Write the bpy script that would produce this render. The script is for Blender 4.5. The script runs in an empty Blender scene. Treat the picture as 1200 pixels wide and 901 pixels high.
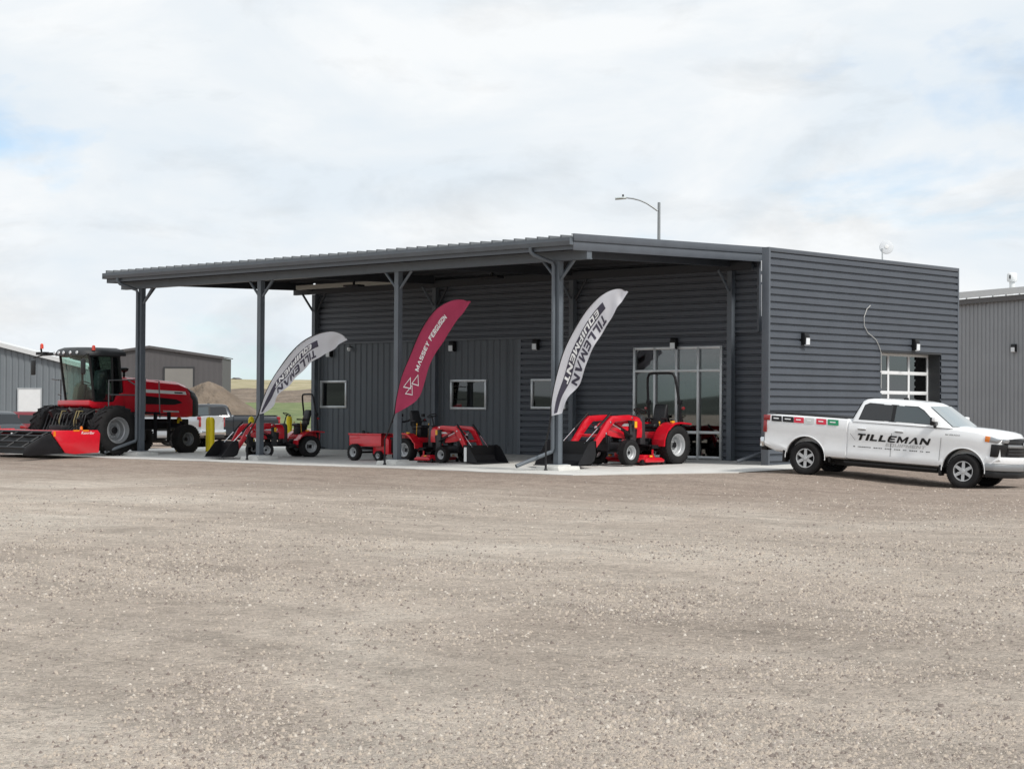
import bpy, bmesh, math, random
import numpy as np
from mathutils import Vector, Matrix
R_ = math.radians
S = bpy.context.scene
COL = S.collection
# ------------------------------------------------------------------ camera
CAM = Vector((30.7256, -42.3773, 1.3727))
RX = Vector((0.724901, 0.688822, 0.006475)); UX = Vector((0.004927, -0.014584, 0.999882)); FX = Vector((-0.688835, 0.724784, 0.013966))
FPX = 2251.75
cd = bpy.data.cameras.new('camera'); co = bpy.data.objects.new('camera', cd); COL.objects.link(co)
cd.sensor_width = 36; cd.lens = 36 * FPX / 1200; cd.clip_end = 20000; cd.clip_start = .1
co.matrix_world = Matrix(((RX.x, UX.x, -FX.x, CAM.x), (RX.y, UX.y, -FX.y, CAM.y), (RX.z, UX.z, -FX.z, CAM.z), (0, 0, 0, 1)))
S.camera = co
# ------------------------------------------------------------------ world, sun, exposure
SUN_EL, SUN_AZ = 46, 92            # azimuth: degrees from -Y (front) towards +X (right)
w = bpy.data.worlds.new('World'); S.world = w; w.use_nodes = True
NT = w.node_tree; NT.nodes.clear()
def wn(t, **k):
    n = NT.nodes.new(t)
    for a, b in k.items(): setattr(n, a, b)
    return n
sd = Vector((math.sin(R_(SUN_AZ)) * math.cos(R_(SUN_EL)), -math.cos(R_(SUN_AZ)) * math.cos(R_(SUN_EL)), math.sin(R_(SUN_EL))))
sky = wn('ShaderNodeTexSky', sky_type='NISHITA', sun_disc=False, sun_elevation=R_(SUN_EL), sun_rotation=math.atan2(sd.x, sd.y))
sky.air_density = 1.1; sky.dust_density = .4; sky.ozone_density = 1.0
bg = wn('ShaderNodeBackground'); out = wn('ShaderNodeOutputWorld'); bg.inputs[1].default_value = .11
tc = wn('ShaderNodeTexCoord'); sx = wn('ShaderNodeSeparateXYZ'); NT.links.new(tc.outputs['Generated'], sx.inputs[0])
def wm(op, a, b=None, c=None):
    n = wn('ShaderNodeMath', operation=op)
    for i, v in enumerate((a, b, c)):
        if v is None: continue
        if isinstance(v, (int, float)): n.inputs[i].default_value = v
        else: NT.links.new(v, n.inputs[i])
    return n.outputs[0]
zz = wm('ADD', wm('MAXIMUM', sx.outputs[2], 0.0), .055)
cv = wn('ShaderNodeCombineXYZ')
NT.links.new(wm('DIVIDE', sx.outputs[0], zz), cv.inputs[0]); NT.links.new(wm('DIVIDE', sx.outputs[1], zz), cv.inputs[1])
def wnoise(scale, det, rough, off, vec=None):
    mp = wn('ShaderNodeMapping'); mp.inputs['Location'].default_value = off; mp.inputs['Scale'].default_value = (scale,) * 3
    NT.links.new(vec or cv.outputs[0], mp.inputs[0])
    n = wn('ShaderNodeTexNoise'); n.inputs['Scale'].default_value = 1; n.inputs['Detail'].default_value = det; n.inputs['Roughness'].default_value = rough
    n.inputs['Distortion'].default_value = .35
    NT.links.new(mp.outputs[0], n.inputs['Vector']); return n.outputs[0]
def wramp(v, stops):
    r = wn('ShaderNodeValToRGB'); e = r.color_ramp.elements
    while len(e) < len(stops): e.new(.5)
    for k, (p, c) in zip(e, stops): k.position = p; k.color = (c, c, c, 1) if isinstance(c, (int, float)) else (*c, 1)
    NT.links.new(v, r.inputs[0]); return r.outputs[0]
dirv = wn('ShaderNodeMapping'); dirv.inputs['Scale'].default_value = (1, 1, 2.6); NT.links.new(tc.outputs['Generated'], dirv.inputs[0])
n1 = wnoise(4.2, 8, .55, (3.1, 1.7, .4), dirv.outputs[0]); n2 = wnoise(5.2, 9, .56, (7.7, 2.2, 4), dirv.outputs[0])
low = wm('SUBTRACT', 1.0, wm('MULTIPLY', wm('MAXIMUM', sx.outputs[2], 0.0), 20.0)); lowc = wm('MAXIMUM', wm('MINIMUM', low, 1.0), 0.0)   # clouds break up towards the horizon
cover = wramp(wm('SUBTRACT', n1, wm('MULTIPLY', lowc, .26)), ((.22, .04), (.44, 1)))
puff = wramp(n2, ((.38, (4.9, 5.35, 5.75)), (.50, (5.3, 5.6, 5.85)), (.60, (5.85, 6.0, 6.1))))
n3 = wnoise(9.0, 8, .6, (1.3, 9.1, 2.0), dirv.outputs[0]); shade = wramp(n3, ((.33, .88), (.49, 1)))
mulc = wn('ShaderNodeMix', data_type='RGBA', blend_type='MULTIPLY'); mulc.inputs[0].default_value = 1
NT.links.new(puff, mulc.inputs[6]); NT.links.new(shade, mulc.inputs[7])
mx = wn('ShaderNodeMix', data_type='RGBA')
NT.links.new(cover, mx.inputs[0]); tin = wn('ShaderNodeMix', data_type='RGBA', blend_type='MULTIPLY'); tin.inputs[0].default_value = 1; tin.inputs[7].default_value = (.50, .73, .97, 1); NT.links.new(sky.outputs[0], tin.inputs[6]); NT.links.new(tin.outputs[2], mx.inputs[6]); NT.links.new(mulc.outputs[2], mx.inputs[7])
NT.links.new(mx.outputs[2], bg.inputs[0]); NT.links.new(bg.outputs[0], out.inputs[0])
sl = bpy.data.lights.new('sun', 'SUN'); sl.energy = 2.0; sl.angle = R_(10); sl.color = (1, .96, .9)
so = bpy.data.objects.new('sun', sl); COL.objects.link(so); so.rotation_euler = sd.to_track_quat('Z', 'Y').to_euler()
V = S.view_settings; V.view_transform = 'Standard'; V.look = 'None'; V.gamma = 1; V.exposure = .56; V.use_curve_mapping = False
rnd = random.Random(7)
# ------------------------------------------------------------------ helpers
def ray(px, py): return FX + RX * ((px - 600) / FPX) - UX * ((py - 450.5) / FPX)
def at_depth(px, py, d): return CAM + ray(px, py) * d
def on_plane(px, py, p, n):
    d = ray(px, py); return CAM + d * ((Vector(p) - CAM).dot(n) / d.dot(n))

MATS = {}
def mat(name, col, rough=.5, metal=0., var=0., vs=3., bump=0., bs=40., coat=0., spec=.5, col2=None, det=5, bdist=.01):
    if name in MATS: return MATS[name]
    m = bpy.data.materials.new(name); m.use_nodes = True; t = m.node_tree; b = t.nodes['Principled BSDF']
    b.inputs['Base Color'].default_value = (*col, 1); b.inputs['Roughness'].default_value = rough; b.inputs['Metallic'].default_value = metal
    b.inputs['Coat Weight'].default_value = coat; b.inputs['Coat Roughness'].default_value = .06; b.inputs['Specular IOR Level'].default_value = spec
    if var or col2 or bump:
        c = t.nodes.new('ShaderNodeTexCoord')
    if var or col2:
        n = t.nodes.new('ShaderNodeTexNoise'); n.inputs['Scale'].default_value = vs; n.inputs['Detail'].default_value = det; n.inputs['Roughness'].default_value = .62
        t.links.new(c.outputs['Object'], n.inputs['Vector'])
        r = t.nodes.new('ShaderNodeValToRGB'); e = r.color_ramp.elements
        c2 = col2 or tuple(x * (1 + var) for x in col); c1 = col if col2 else tuple(x * (1 - var) for x in col)
        e[0].position = .32; e[0].color = (*c1, 1); e[1].position = .68; e[1].color = (*c2, 1)
        t.links.new(n.outputs[0], r.inputs[0]); t.links.new(r.outputs[0], b.inputs['Base Color'])
        rr = t.nodes.new('ShaderNodeMapRange'); rr.inputs[3].default_value = max(0, rough - .08); rr.inputs[4].default_value = min(1, rough + .12)
        t.links.new(n.outputs[0], rr.inputs[0]); t.links.new(rr.outputs[0], b.inputs['Roughness'])
    if bump:
        n = t.nodes.new('ShaderNodeTexNoise'); n.inputs['Scale'].default_value = bs; n.inputs['Detail'].default_value = 4
        t.links.new(c.outputs['Object'], n.inputs['Vector'])
        bp = t.nodes.new('ShaderNodeBump'); bp.inputs['Strength'].default_value = bump; bp.inputs['Distance'].default_value = bdist
        t.links.new(n.outputs[0], bp.inputs['Height']); t.links.new(bp.outputs[0], b.inputs['Normal'])
    MATS[name] = m; return m
def glass(name, tint, gloss=1.0):
    m = bpy.data.materials.new(name); m.use_nodes = True; t = m.node_tree; t.nodes.clear()
    o = t.nodes.new('ShaderNodeOutputMaterial'); x = t.nodes.new('ShaderNodeMixShader'); f = t.nodes.new('ShaderNodeFresnel'); f.inputs[0].default_value = 1.55
    a = t.nodes.new('ShaderNodeBsdfTransparent'); a.inputs[0].default_value = (*tint, 1); g = t.nodes.new('ShaderNodeBsdfGlossy'); g.inputs['Roughness'].default_value = .015
    k = t.nodes.new('ShaderNodeMath'); k.operation = 'MULTIPLY'; k.inputs[1].default_value = gloss; k.use_clamp = True
    t.links.new(f.outputs[0], k.inputs[0]); t.links.new(k.outputs[0], x.inputs[0]); t.links.new(a.outputs[0], x.inputs[1]); t.links.new(g.outputs[0], x.inputs[2]); t.links.new(x.outputs[0], o.inputs[0])
    MATS[name] = m; return m
M_CHAR = mat('charcoal_steel', (.076, .087, .105), .45, 0, .08, 1.3)
M_CHARL = mat('charcoal_trim', (.088, .099, .116), .42, 0, .08, 2)
M_POST = mat('post_paint', (.11, .127, .147), .45, 0, .1, 2)
M_VERT = mat('slate_siding', (.092, .107, .122), .48, 0, .08, 1.1)
M_ROOF = mat('roof_steel', (.15, .16, .17), .4, 0, .1, 1)
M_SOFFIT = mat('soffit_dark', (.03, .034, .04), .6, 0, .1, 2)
M_ALU = mat('anodised_aluminium', (.55, .57, .58), .35, .6, .06, 4)
M_WHITE = mat('white_paint', (.78, .79, .79), .4, 0, .03, 4)
M_DOORW = mat('door_white', (.74, .75, .76), .4, 0, .03, 2)
M_CONC = mat('concrete', (.54, .53, .50), .85, 0, 0, 1.2, .25, 30, col2=(.66, .65, .62), det=9)
M_BLOCK = mat('concrete_block', (.56, .55, .52), .88, 0, 0, 3, .4, 40, col2=(.7, .69, .66), det=8)
M_BLACK = mat('black_plastic', (.008, .008, .009), .45, 0, .2, 6, spec=.4)
M_BLK2 = mat('black_steel', (.008, .008, .010), .5, 0, .25, 5, .2, 30, spec=.35)
M_RUB = mat('tyre_rubber', (.010, .010, .011), .8, 0, 0, 5, .2, 60, col2=(.021, .020, .020), spec=.3)
M_RED = mat('red_paint', (.60, .008, .022), .32, 0, .06, 4, coat=.5)
M_DGREY = mat('dark_grey_paint', (.035, .037, .04), .5, 0, .1, 4)
M_RIM = mat('silver_rim', (.55, .56, .57), .38, .35, .08, 8)
M_CHROME = mat('chrome', (.7, .71, .72), .15, 1)
M_YEL = mat('safety_yellow', (.95, .74, .01), .45, 0, .07, 4)
M_DECAL = mat('yellow_decal', (.8, .42, .02), .45)
M_AMB = mat('amber_lens', (.8, .22, .02), .2, coat=.6)
M_REDL = mat('red_lens', (.28, .008, .012), .18, coat=.8)
M_LENS = mat('clear_lens', (.72, .74, .76), .12, coat=.8)
M_GLD = mat('dark_window', (.012, .014, .017), .04, 0, spec=.7)
M_GLS = mat('windscreen', (.17, .215, .225), .03, 0, spec=1.0, coat=.6); M_GLF = mat('front_side_glass', (.045, .062, .07), .03, 0, spec=.9)
M_SEAT = mat('black_vinyl', (.012, .012, .014), .5, 0, .2, 8, .2, 60)
G_STORE = glass('shop_glass', (.45, .48, .48), 2.3)
G_CAB = glass('cab_glass', (.76, .89, .85), 1.3)
G_CAR = glass('car_glass', (.35, .4, .41), 1.5)

class MB:
    def __init__(s): s.v = []; s.f = []
    def add(s, vs, fs, M=None):
        o = len(s.v)
        s.v += [tuple(M @ Vector(p)) if M else tuple(p) for p in vs]
        s.f += [tuple(i + o for i in f) for f in fs]; return s
    def box(s, c, d, rot=None, M=None):
        x, y, z = d[0] / 2, d[1] / 2, d[2] / 2
        vs = [Vector(p) for p in ((-x, -y, -z), (x, -y, -z), (x, y, -z), (-x, y, -z), (-x, -y, z), (x, -y, z), (x, y, z), (-x, y, z))]
        if rot: e = Matrix.Rotation(rot[2], 3, 'Z') @ Matrix.Rotation(rot[1], 3, 'Y') @ Matrix.Rotation(rot[0], 3, 'X'); vs = [e @ p for p in vs]
        return s.add([p + Vector(c) for p in vs], [(3, 2, 1, 0), (4, 5, 6, 7), (0, 1, 5, 4), (1, 2, 6, 5), (2, 3, 7, 6), (3, 0, 4, 7)], M)
    def b2(s, x0, x1, y0, y1, z0, z1): return s.box(((x0 + x1) / 2, (y0 + y1) / 2, (z0 + z1) / 2), (abs(x1 - x0), abs(y1 - y0), abs(z1 - z0)))
    def prism(s, poly, a0, a1, axis='y'):
        """polygon of (x,z) extruded along y (or (y,z) along x, (x,y) along z)"""
        n = len(poly)
        def P(p, a): return (p[0], a, p[1]) if axis == 'y' else ((a, p[0], p[1]) if axis == 'x' else (p[0], p[1], a))
        s.add([P(p, a0) for p in poly] + [P(p, a1) for p in poly], [tuple(range(n))[::-1], tuple(range(n, 2 * n))] + [(i, (i + 1) % n, n + (i + 1) % n, n + i) for i in range(n)]); return s
    def tube(s, path, r, n=10, closed=False, cap=True):
        P = [Vector(p) for p in path]; rs = r if isinstance(r, (list, tuple)) else [r] * len(P); m = len(P); o = len(s.v); up = None
        for i, p in enumerate(P):
            t = (P[(i + 1) % m] - P[i - 1]) if closed else (P[min(i + 1, m - 1)] - P[max(i - 1, 0)])
            t.normalize()
            if up is None: up = Vector((0, 0, 1)) if abs(t.z) < .9 else Vector((1, 0, 0))
            a = t.cross(up)
            if a.length < 1e-4: a = t.orthogonal()
            a.normalize(); b = a.cross(t); up = b
            for k in range(n):
                q = 2 * math.pi * k / n; s.v.append(tuple(p + (a * math.cos(q) + b * math.sin(q)) * rs[i]))
        for i in range(m if closed else m - 1):
            for k in range(n):
                j = (i + 1) % m; s.f.append((o + i * n + k, o + i * n + (k + 1) % n, o + j * n + (k + 1) % n, o + j * n + k))
        if cap and not closed: s.f.append(tuple(o + k for k in range(n))[::-1]); s.f.append(tuple(o + (m - 1) * n + k for k in range(n)))
        return s
    def lathe(s, prof, n=24, c=(0, 0, 0), axis='y', closed=False, caps=True):
        """profile of (radius, offset along axis)"""
        o = len(s.v); m = len(prof)
        for (r, a) in prof:
            for k in range(n):
                q = 2 * math.pi * k / n; u, w_ = r * math.cos(q), r * math.sin(q)
                p = (u, a, w_) if axis == 'y' else ((u, w_, a) if axis == 'z' else (a, u, w_))
                s.v.append((p[0] + c[0], p[1] + c[1], p[2] + c[2]))
        for i in range(m if closed else m - 1):
            j = (i + 1) % m
            for k in range(n): s.f.append((o + i * n + k, o + i * n + (k + 1) % n, o + j * n + (k + 1) % n, o + j * n + k))
        if not closed and caps:
            if prof[0][0] > 1e-4: s.f.append(tuple(o + k for k in range(n)))
            if prof[-1][0] > 1e-4: s.f.append(tuple(o + (m - 1) * n + k for k in range(n)))
        return s
    def loft(s, secs):
        o = len(s.v); n = len(secs[0])
        for q in secs: s.v += [tuple(p) for p in q]
        for i in range(len(secs) - 1):
            for k in range(n): s.f.append((o + i * n + k, o + i * n + (k + 1) % n, o + (i + 1) * n + (k + 1) % n, o + (i + 1) * n + k))
        s.f.append(tuple(o + k for k in range(n))[::-1]); s.f.append(tuple(o + (len(secs) - 1) * n + k for k in range(n))); return s
    def mesh(s, name, m=None, smooth=35, bev=0, seg=2, cut=None):
        me = bpy.data.meshes.new(name); me.from_pydata(s.v, [], s.f)
        bm = bmesh.new(); bm.from_mesh(me)
        bmesh.ops.recalc_face_normals(bm, faces=bm.faces)
        if bev:
            bmesh.ops.remove_doubles(bm, verts=bm.verts, dist=1e-5)
            eds = [e for e in bm.edges if len(e.link_faces) == 2 and e.calc_face_angle(0) > .5]
            bmesh.ops.bevel(bm, geom=eds, offset=bev, segments=seg, affect='EDGES', profile=.5, clamp_overlap=True)
        bm.to_mesh(me); bm.free()
        if smooth: me.shade_smooth(); me.set_sharp_from_angle(angle=R_(smooth))
        if m: me.materials.append(m)
        return me
    def build(s, name, m, parent=None, **k):
        o = bpy.data.objects.new(name, s.mesh(name, m, **k)); COL.objects.link(o)
        if parent: o.parent = parent
        return o
def tag(o, label=None, cat=None, group=None, kind=None):
    for k, v in (('label', label), ('category', cat), ('group', group), ('kind', kind)):
        if v: o[k] = v
    return o
def empty(name, loc, rz=0, label=None, cat=None, group=None):
    o = bpy.data.objects.new(name, None); COL.objects.link(o); o.location = loc; o.rotation_euler = (0, 0, rz); o.empty_display_size = .2
    return tag(o, label, cat, group)
def inst(o, parent, loc=None, rot=None, name=None):
    c = o.copy(); COL.objects.link(c); c.parent = parent
    if loc is not None: c.location = loc
    if rot is not None: c.rotation_euler = rot
    for ch in o.children:
        d = ch.copy(); COL.objects.link(d); d.parent = c
    return c
def boolcut(o, cutter):
    md = o.modifiers.new('b', 'BOOLEAN'); md.operation = 'DIFFERENCE'; md.object = cutter; md.solver = 'EXACT'
    bpy.context.view_layer.update()
    me = bpy.data.meshes.new_from_object(o.evaluated_get(bpy.context.evaluated_depsgraph_get()))
    o.modifiers.clear(); o.data = me; bpy.data.objects.remove(cutter)
    me.shade_smooth(); me.set_sharp_from_angle(angle=R_(35)); return o
_tx = {}
def text2d(txt, bold=0., shear=0., res=3, space=1.):
    k = (txt, bold, shear, res, space)
    if k in _tx: return _tx[k]
    c = bpy.data.curves.new('t', 'FONT'); c.body = txt; c.size = 1; c.offset = bold; c.shear = shear; c.resolution_u = res; c.space_character = space; c.fill_mode = 'FRONT'
    o = bpy.data.objects.new('t', c); COL.objects.link(o); bpy.context.view_layer.update()
    me = bpy.data.meshes.new_from_object(o.evaluated_get(bpy.context.evaluated_depsgraph_get()))
    v = np.array([p.co[:2] for p in me.vertices]); f = [tuple(p.vertices) for p in me.polygons]
    bpy.data.objects.remove(o); bpy.data.curves.remove(c); bpy.data.meshes.remove(me)
    v = v - v.min(0); v = v / v.max(0)            # normalised to 0..1
    _tx[k] = (v, f); return _tx[k]
def rc_(x0, y0, x1, y1): return [(x0, y0), (x1, y0), (x1, y1), (x0, y1)]
GL = {'T': (1., [rc_(0, .76, 1, 1), rc_(.34, 0, .66, .76)]), 'I': (.34, [rc_(0, 0, .34, 1)]), 'L': (.92, [rc_(0, 0, .34, 1), rc_(.34, 0, .92, .24)]),
 'E': (1., [rc_(0, .06, .3, .94), [(.3, .77), (1, .77), (1, 1), (.12, 1), (0, .94)][0:4] + [(.02, .94), (.3, .94)][0:0], rc_(.3, .40, .88, .59), [(.12, 0), (1, 0), (1, .23), (.3, .23), (.3, .06), (0.02, .06)]]),
 'M': (1.3, [rc_(0, 0, .27, 1), [(.27, 1), (.27, .58), (.65, 0), (.65, .44)], [(.65, 0), (1.03, .58), (1.03, 1), (.65, .44)], rc_(1.03, 0, 1.3, 1)]),
 'A': (1.2, [[(0, 0), (.24, 0), (.6, .68), (.5, 1)], [(.5, 1), (.6, .68), (.84, 0), (1.2, 0), (.76, 1)]]), 'N': (1.15, [rc_(0, 0, .27, 1), [(.27, 1), (.27, .58), (.88, 0), (.88, .42)], rc_(.88, 0, 1.15, 1)]),
 'Q': (1.05, [rc_(0, 0, 1.05, .22), rc_(0, .78, 1.05, 1), rc_(0, .22, .28, .78), rc_(.77, .22, 1.05, .78), [(.7, -.14), (1., -.14), (.94, 0), (.64, 0)]]), 'O': (1.05, [rc_(0, 0, 1.05, .22), rc_(0, .78, 1.05, 1), rc_(0, .22, .28, .78), rc_(.77, .22, 1.05, .78)]),
 'U': (1.05, [rc_(0, .22, .28, 1), rc_(.77, .22, 1.05, 1), rc_(0, 0, 1.05, .22)]), 'P': (1., [rc_(0, 0, .3, 1), rc_(.3, .78, 1, 1), rc_(.7, .52, 1, .78), rc_(.3, .32, 1, .52)]), 'R': (1.02, [rc_(0, 0, .3, 1), rc_(.3, .78, 1, 1), rc_(.7, .56, 1, .78), rc_(.3, .38, 1, .56), [(.62, 0), (1.02, 0), (.8, .38), (.42, .38)]]),
 'S': (1., [rc_(0, 0, 1, .21), rc_(.7, .21, 1, .40), rc_(0, .40, 1, .60), rc_(0, .60, .3, .79), rc_(0, .79, 1, 1)]), 'Y': (1.1, [[(0, 1), (.42, .44), (.68, .44), (.36, 1)], [(.55, .671), (.68, .44), (1.1, 1), (.76, 1)], rc_(.40, 0, .70, .44)]),
 'F': (.95, [rc_(0, 0, .3, 1), rc_(.3, .78, .95, 1), rc_(.3, .40, .85, .60)]), 'G': (1.05, [rc_(0, 0, 1.05, .22), rc_(0, .78, 1.05, 1), rc_(0, .22, .28, .78), rc_(.77, .22, 1.05, .54), rc_(.5, .38, .77, .54)]), ' ': (.45, [])}
GL['E'] = (1., [[(.14, 0), (.3, 0), (.3, 1), (.14, 1), (0, .8), (0, .2)], rc_(.3, .78, 1, 1), rc_(.3, .40, .88, .59), rc_(.3, 0, 1, .22)])
def lettering(name, txt, fn, m, parent, bold=0., shear=0., space=1., own=True):
    """wide block capitals built from flat strokes; other words use the stock font"""
    if own:
        x = 0; P_ = []
        for ch in txt:
            w_, ps = GL[ch]; P_ += [[(x + a + shear * c, c) for a, c in p] for p in ps]; x += w_ + .16 * space
        tot = x - .16 * space + shear; v = []; f = []
        for p in P_: o = len(v); v += [(a / tot, c) for a, c in p]; f.append(tuple(range(o, o + len(p))))
    else: v, f = text2d(txt, bold, shear)
    me = bpy.data.meshes.new(name); me.from_pydata([tuple(fn(a, c)) for a, c in v], [], f); me.materials.append(m)
    o = bpy.data.objects.new(name, me); COL.objects.link(o); o.parent = parent; return o
def ss(a, b, x): t = min(1, max(0, (x - a) / (b - a))); return t * t * (3 - 2 * t)
# ------------------------------------------------------------------ ground
SLX0, SLX1, SLY0, SLY1 = -26.5, 2.1, -7.15, 12.
def slab_z(y): return .018 * (y - 2.2)
def ground_z(x, y):
    dx = max(SLX0 - x, 0, (x - 2.6) * 1.2); dy = max(SLY0 - y, 0); d = math.hypot(dx, dy)
    edge = slab_z(min(max(y, SLY0), 2.2)) - .018
    low = -.36 + .02 * math.sin(x * .31 + 1) * math.sin(y * .27) + .012 * math.sin(x * .9 + y * .5)
    t = ss(0, 5.5, d); z = edge * (1 - t) + low * t
    if d > 30 and y > 0: z += .2 * ss(30, 60, d)
    return z
def axis(a, b, st, far):
    c = list(np.arange(a, b + .001, st)); s_ = st; L = [a]; Rr = [b]
    while L[-1] > -far: s_ *= 1.35; L.append(L[-1] - s_)
    s_ = st
    while Rr[-1] < far: s_ *= 1.35; Rr.append(Rr[-1] + s_)
    return L[:0:-1] + c + Rr[1:]
gx = axis(-34, 40, .5, 4000); gy = axis(-52, 14, .5, 4000)
g = MB(); nx, ny = len(gx), len(gy)
g.v = [(x, y, ground_z(x, y)) for y in gy for x in gx]
g.f = [(j * nx + i, j * nx + i + 1, (j + 1) * nx + i + 1, (j + 1) * nx + i) for j in range(ny - 1) for i in range(nx - 1)]
def gravel_mat():
    m = bpy.data.materials.new('gravel'); m.use_nodes = True; t = m.node_tree; b = t.nodes['Principled BSDF']; b.inputs['Roughness'].default_value = .95; b.inputs['Specular IOR Level'].default_value = .2
    c = t.nodes.new('ShaderNodeTexCoord')
    def no(scale, det, rough, sc=(1, 1, 1), rot=0, dist=0.):
        mp = t.nodes.new('ShaderNodeMapping'); mp.inputs['Scale'].default_value = sc; mp.inputs['Rotation'].default_value = (0, 0, rot); t.links.new(c.outputs['Object'], mp.inputs[0])
        n = t.nodes.new('ShaderNodeTexNoise'); n.inputs['Scale'].default_value = scale; n.inputs['Detail'].default_value = det; n.inputs['Roughness'].default_value = rough; n.inputs['Distortion'].default_value = dist
        t.links.new(mp.outputs[0], n.inputs['Vector']); return n.outputs[0]
    def ramp(v, st):
        r = t.nodes.new('ShaderNodeValToRGB'); e = r.color_ramp.elements
        while len(e) < len(st): e.new(.5)
        for k, (p, q) in zip(e, st): k.position = p; k.color = (*q, 1) if not isinstance(q, (int, float)) else (q, q, q, 1)
        t.links.new(v, r.inputs[0]); return r.outputs[0]
    def mix(a, bb, fac, bt='MIX'):
        x = t.nodes.new('ShaderNodeMix'); x.data_type = 'RGBA'; x.blend_type = bt
        if isinstance(fac, (int, float)): x.inputs[0].default_value = fac
        else: t.links.new(fac, x.inputs[0])
        t.links.new(a, x.inputs[6]); t.links.new(bb, x.inputs[7]); return x.outputs[2]
    big = ramp(no(.16, 7, .62, (1, 1, 1), 0, .6), ((.34, (.43, .362, .303)), (.5, (.545, .468, .395)), (.64, (.655, .58, .497))))
    sp = t.nodes.new('ShaderNodeSeparateXYZ'); t.links.new(c.outputs['Object'], sp.inputs[0])
    def mr(v, a, b_, lo, hi):
        q = t.nodes.new('ShaderNodeMapRange'); q.interpolation_type = 'SMOOTHSTEP'; q.inputs[1].default_value = a; q.inputs[2].default_value = b_; q.inputs[3].default_value = lo; q.inputs[4].default_value = hi; t.links.new(v, q.inputs[0]); return q.outputs[0]
    wob = t.nodes.new('ShaderNodeMath'); wob.operation = 'MULTIPLY_ADD'; wob.inputs[1].default_value = 9.; t.links.new(no(.2, 5, .6), wob.inputs[0]); t.links.new(sp.outputs[1], wob.inputs[2])
    soil = t.nodes.new('ShaderNodeRGB'); soil.outputs[0].default_value = (.345, .27, .222, 1)
    big = mix(big, soil.outputs[0], mr(wob.outputs[0], -17, -3, 0, .78))
    # tyre-swept streaks: long in one direction, two directions crossing
    st1 = ramp(no(1.0, 6, .65, (.1, 1.0, 1), R_(38), .5), ((.36, .86), (.5, 1), (.64, 1.08)))
    st2 = ramp(no(.8, 6, .65, (.12, 1.2, 1), R_(62), .4), ((.38, .9), (.52, 1), (.65, 1.06)))
    mid = ramp(no(2.4, 9, .7), ((.34, .80), (.5, 1.), (.66, 1.12)))
    fin = ramp(no(38, 6, .75), ((.3, .42), (.45, .92), (.6, 1.06), (.75, 1.5)))
    fin2 = ramp(no(11, 8, .78), ((.3, .58), (.46, .97), (.7, 1.28)))
    vo = t.nodes.new('ShaderNodeTexVoronoi'); vo.inputs['Scale'].default_value = 26; t.links.new(c.outputs['Object'], vo.inputs['Vector'])
    vcol = ramp(vo.outputs['Color'], ((.12, .72), (.3, 1), (.8, 1.02), (.95, 1.3)))
    col = mix(big, st1, .85, 'MULTIPLY'); col = mix(col, st2, .7, 'MULTIPLY'); col = mix(col, mid, .9, 'MULTIPLY'); col = mix(col, fin2, .9, 'MULTIPLY'); col = mix(col, fin, .85, 'MULTIPLY'); col = mix(col, vcol, .7, 'MULTIPLY')
    t.links.new(col, b.inputs['Base Color'])
    h1 = no(45, 5, .7); h2 = no(7, 6, .7)
    ma = t.nodes.new('ShaderNodeMath'); ma.operation = 'MULTIPLY_ADD'; ma.inputs[1].default_value = 3.; t.links.new(h2, ma.inputs[0]); t.links.new(h1, ma.inputs[2])
    mb_ = t.nodes.new('ShaderNodeMath'); mb_.operation = 'MULTIPLY_ADD'; mb_.inputs[1].default_value = -.9; t.links.new(vo.outputs['Distance'], mb_.inputs[0]); t.links.new(ma.outputs[0], mb_.inputs[2])
    bp = t.nodes.new('ShaderNodeBump'); bp.inputs['Strength'].default_value = 1.; bp.inputs['Distance'].default_value = .03; t.links.new(mb_.outputs[0], bp.inputs['Height']); t.links.new(bp.outputs[0], b.inputs['Normal'])
    return m
M_GRAVEL = gravel_mat()
tag(g.build('gravel_ground', M_GRAVEL), kind='structure')
# concrete apron: front edge left a little ragged by gravel pushed over it
a = MB(); xs = list(np.arange(SLX0, SLX1 + .01, .35)); n = len(xs); er = random.Random(3)
top = []; fr = []
for x in xs:
    e = SLY0 + .10 * math.sin(x * .7) + .06 * math.sin(x * 2.3) + er.uniform(-.03, .03) + (max(0, x + .6) * 1.35)
    fr.append((x, e, slab_z(e)))
a.v = [(p[0], p[1], p[2]) for p in fr] + [(p[0], SLY1, slab_z(2.2)) for p in fr] + [(p[0], p[1], p[2] - .16) for p in fr] + [(p[0], 2.2, slab_z(2.2)) for p in fr]
for i in range(n - 1):
    a.f += [(i, i + 1, 3 * n + i + 1, 3 * n + i), (3 * n + i, 3 * n + i + 1, n + i + 1, n + i), (2 * n + i, 2 * n + i + 1, i + 1, i)]
apron = tag(a.build('concrete_apron', M_CONC, smooth=20), kind='structure')
for k, x in enumerate((-17.9, -11.9, -5.8)):                           # saw-cut joints
    b = MB(); y0 = SLY0 + .25; b.add([(x - .006, y0, slab_z(y0) + .004), (x + .006, y0, slab_z(y0) + .004), (x + .006, 2.1, .004 + slab_z(2.1)), (x - .006, 2.1, .004 + slab_z(2.1))], [(0, 1, 2, 3)])
    b.build('saw_cut', M_DGREY, apron)
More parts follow.
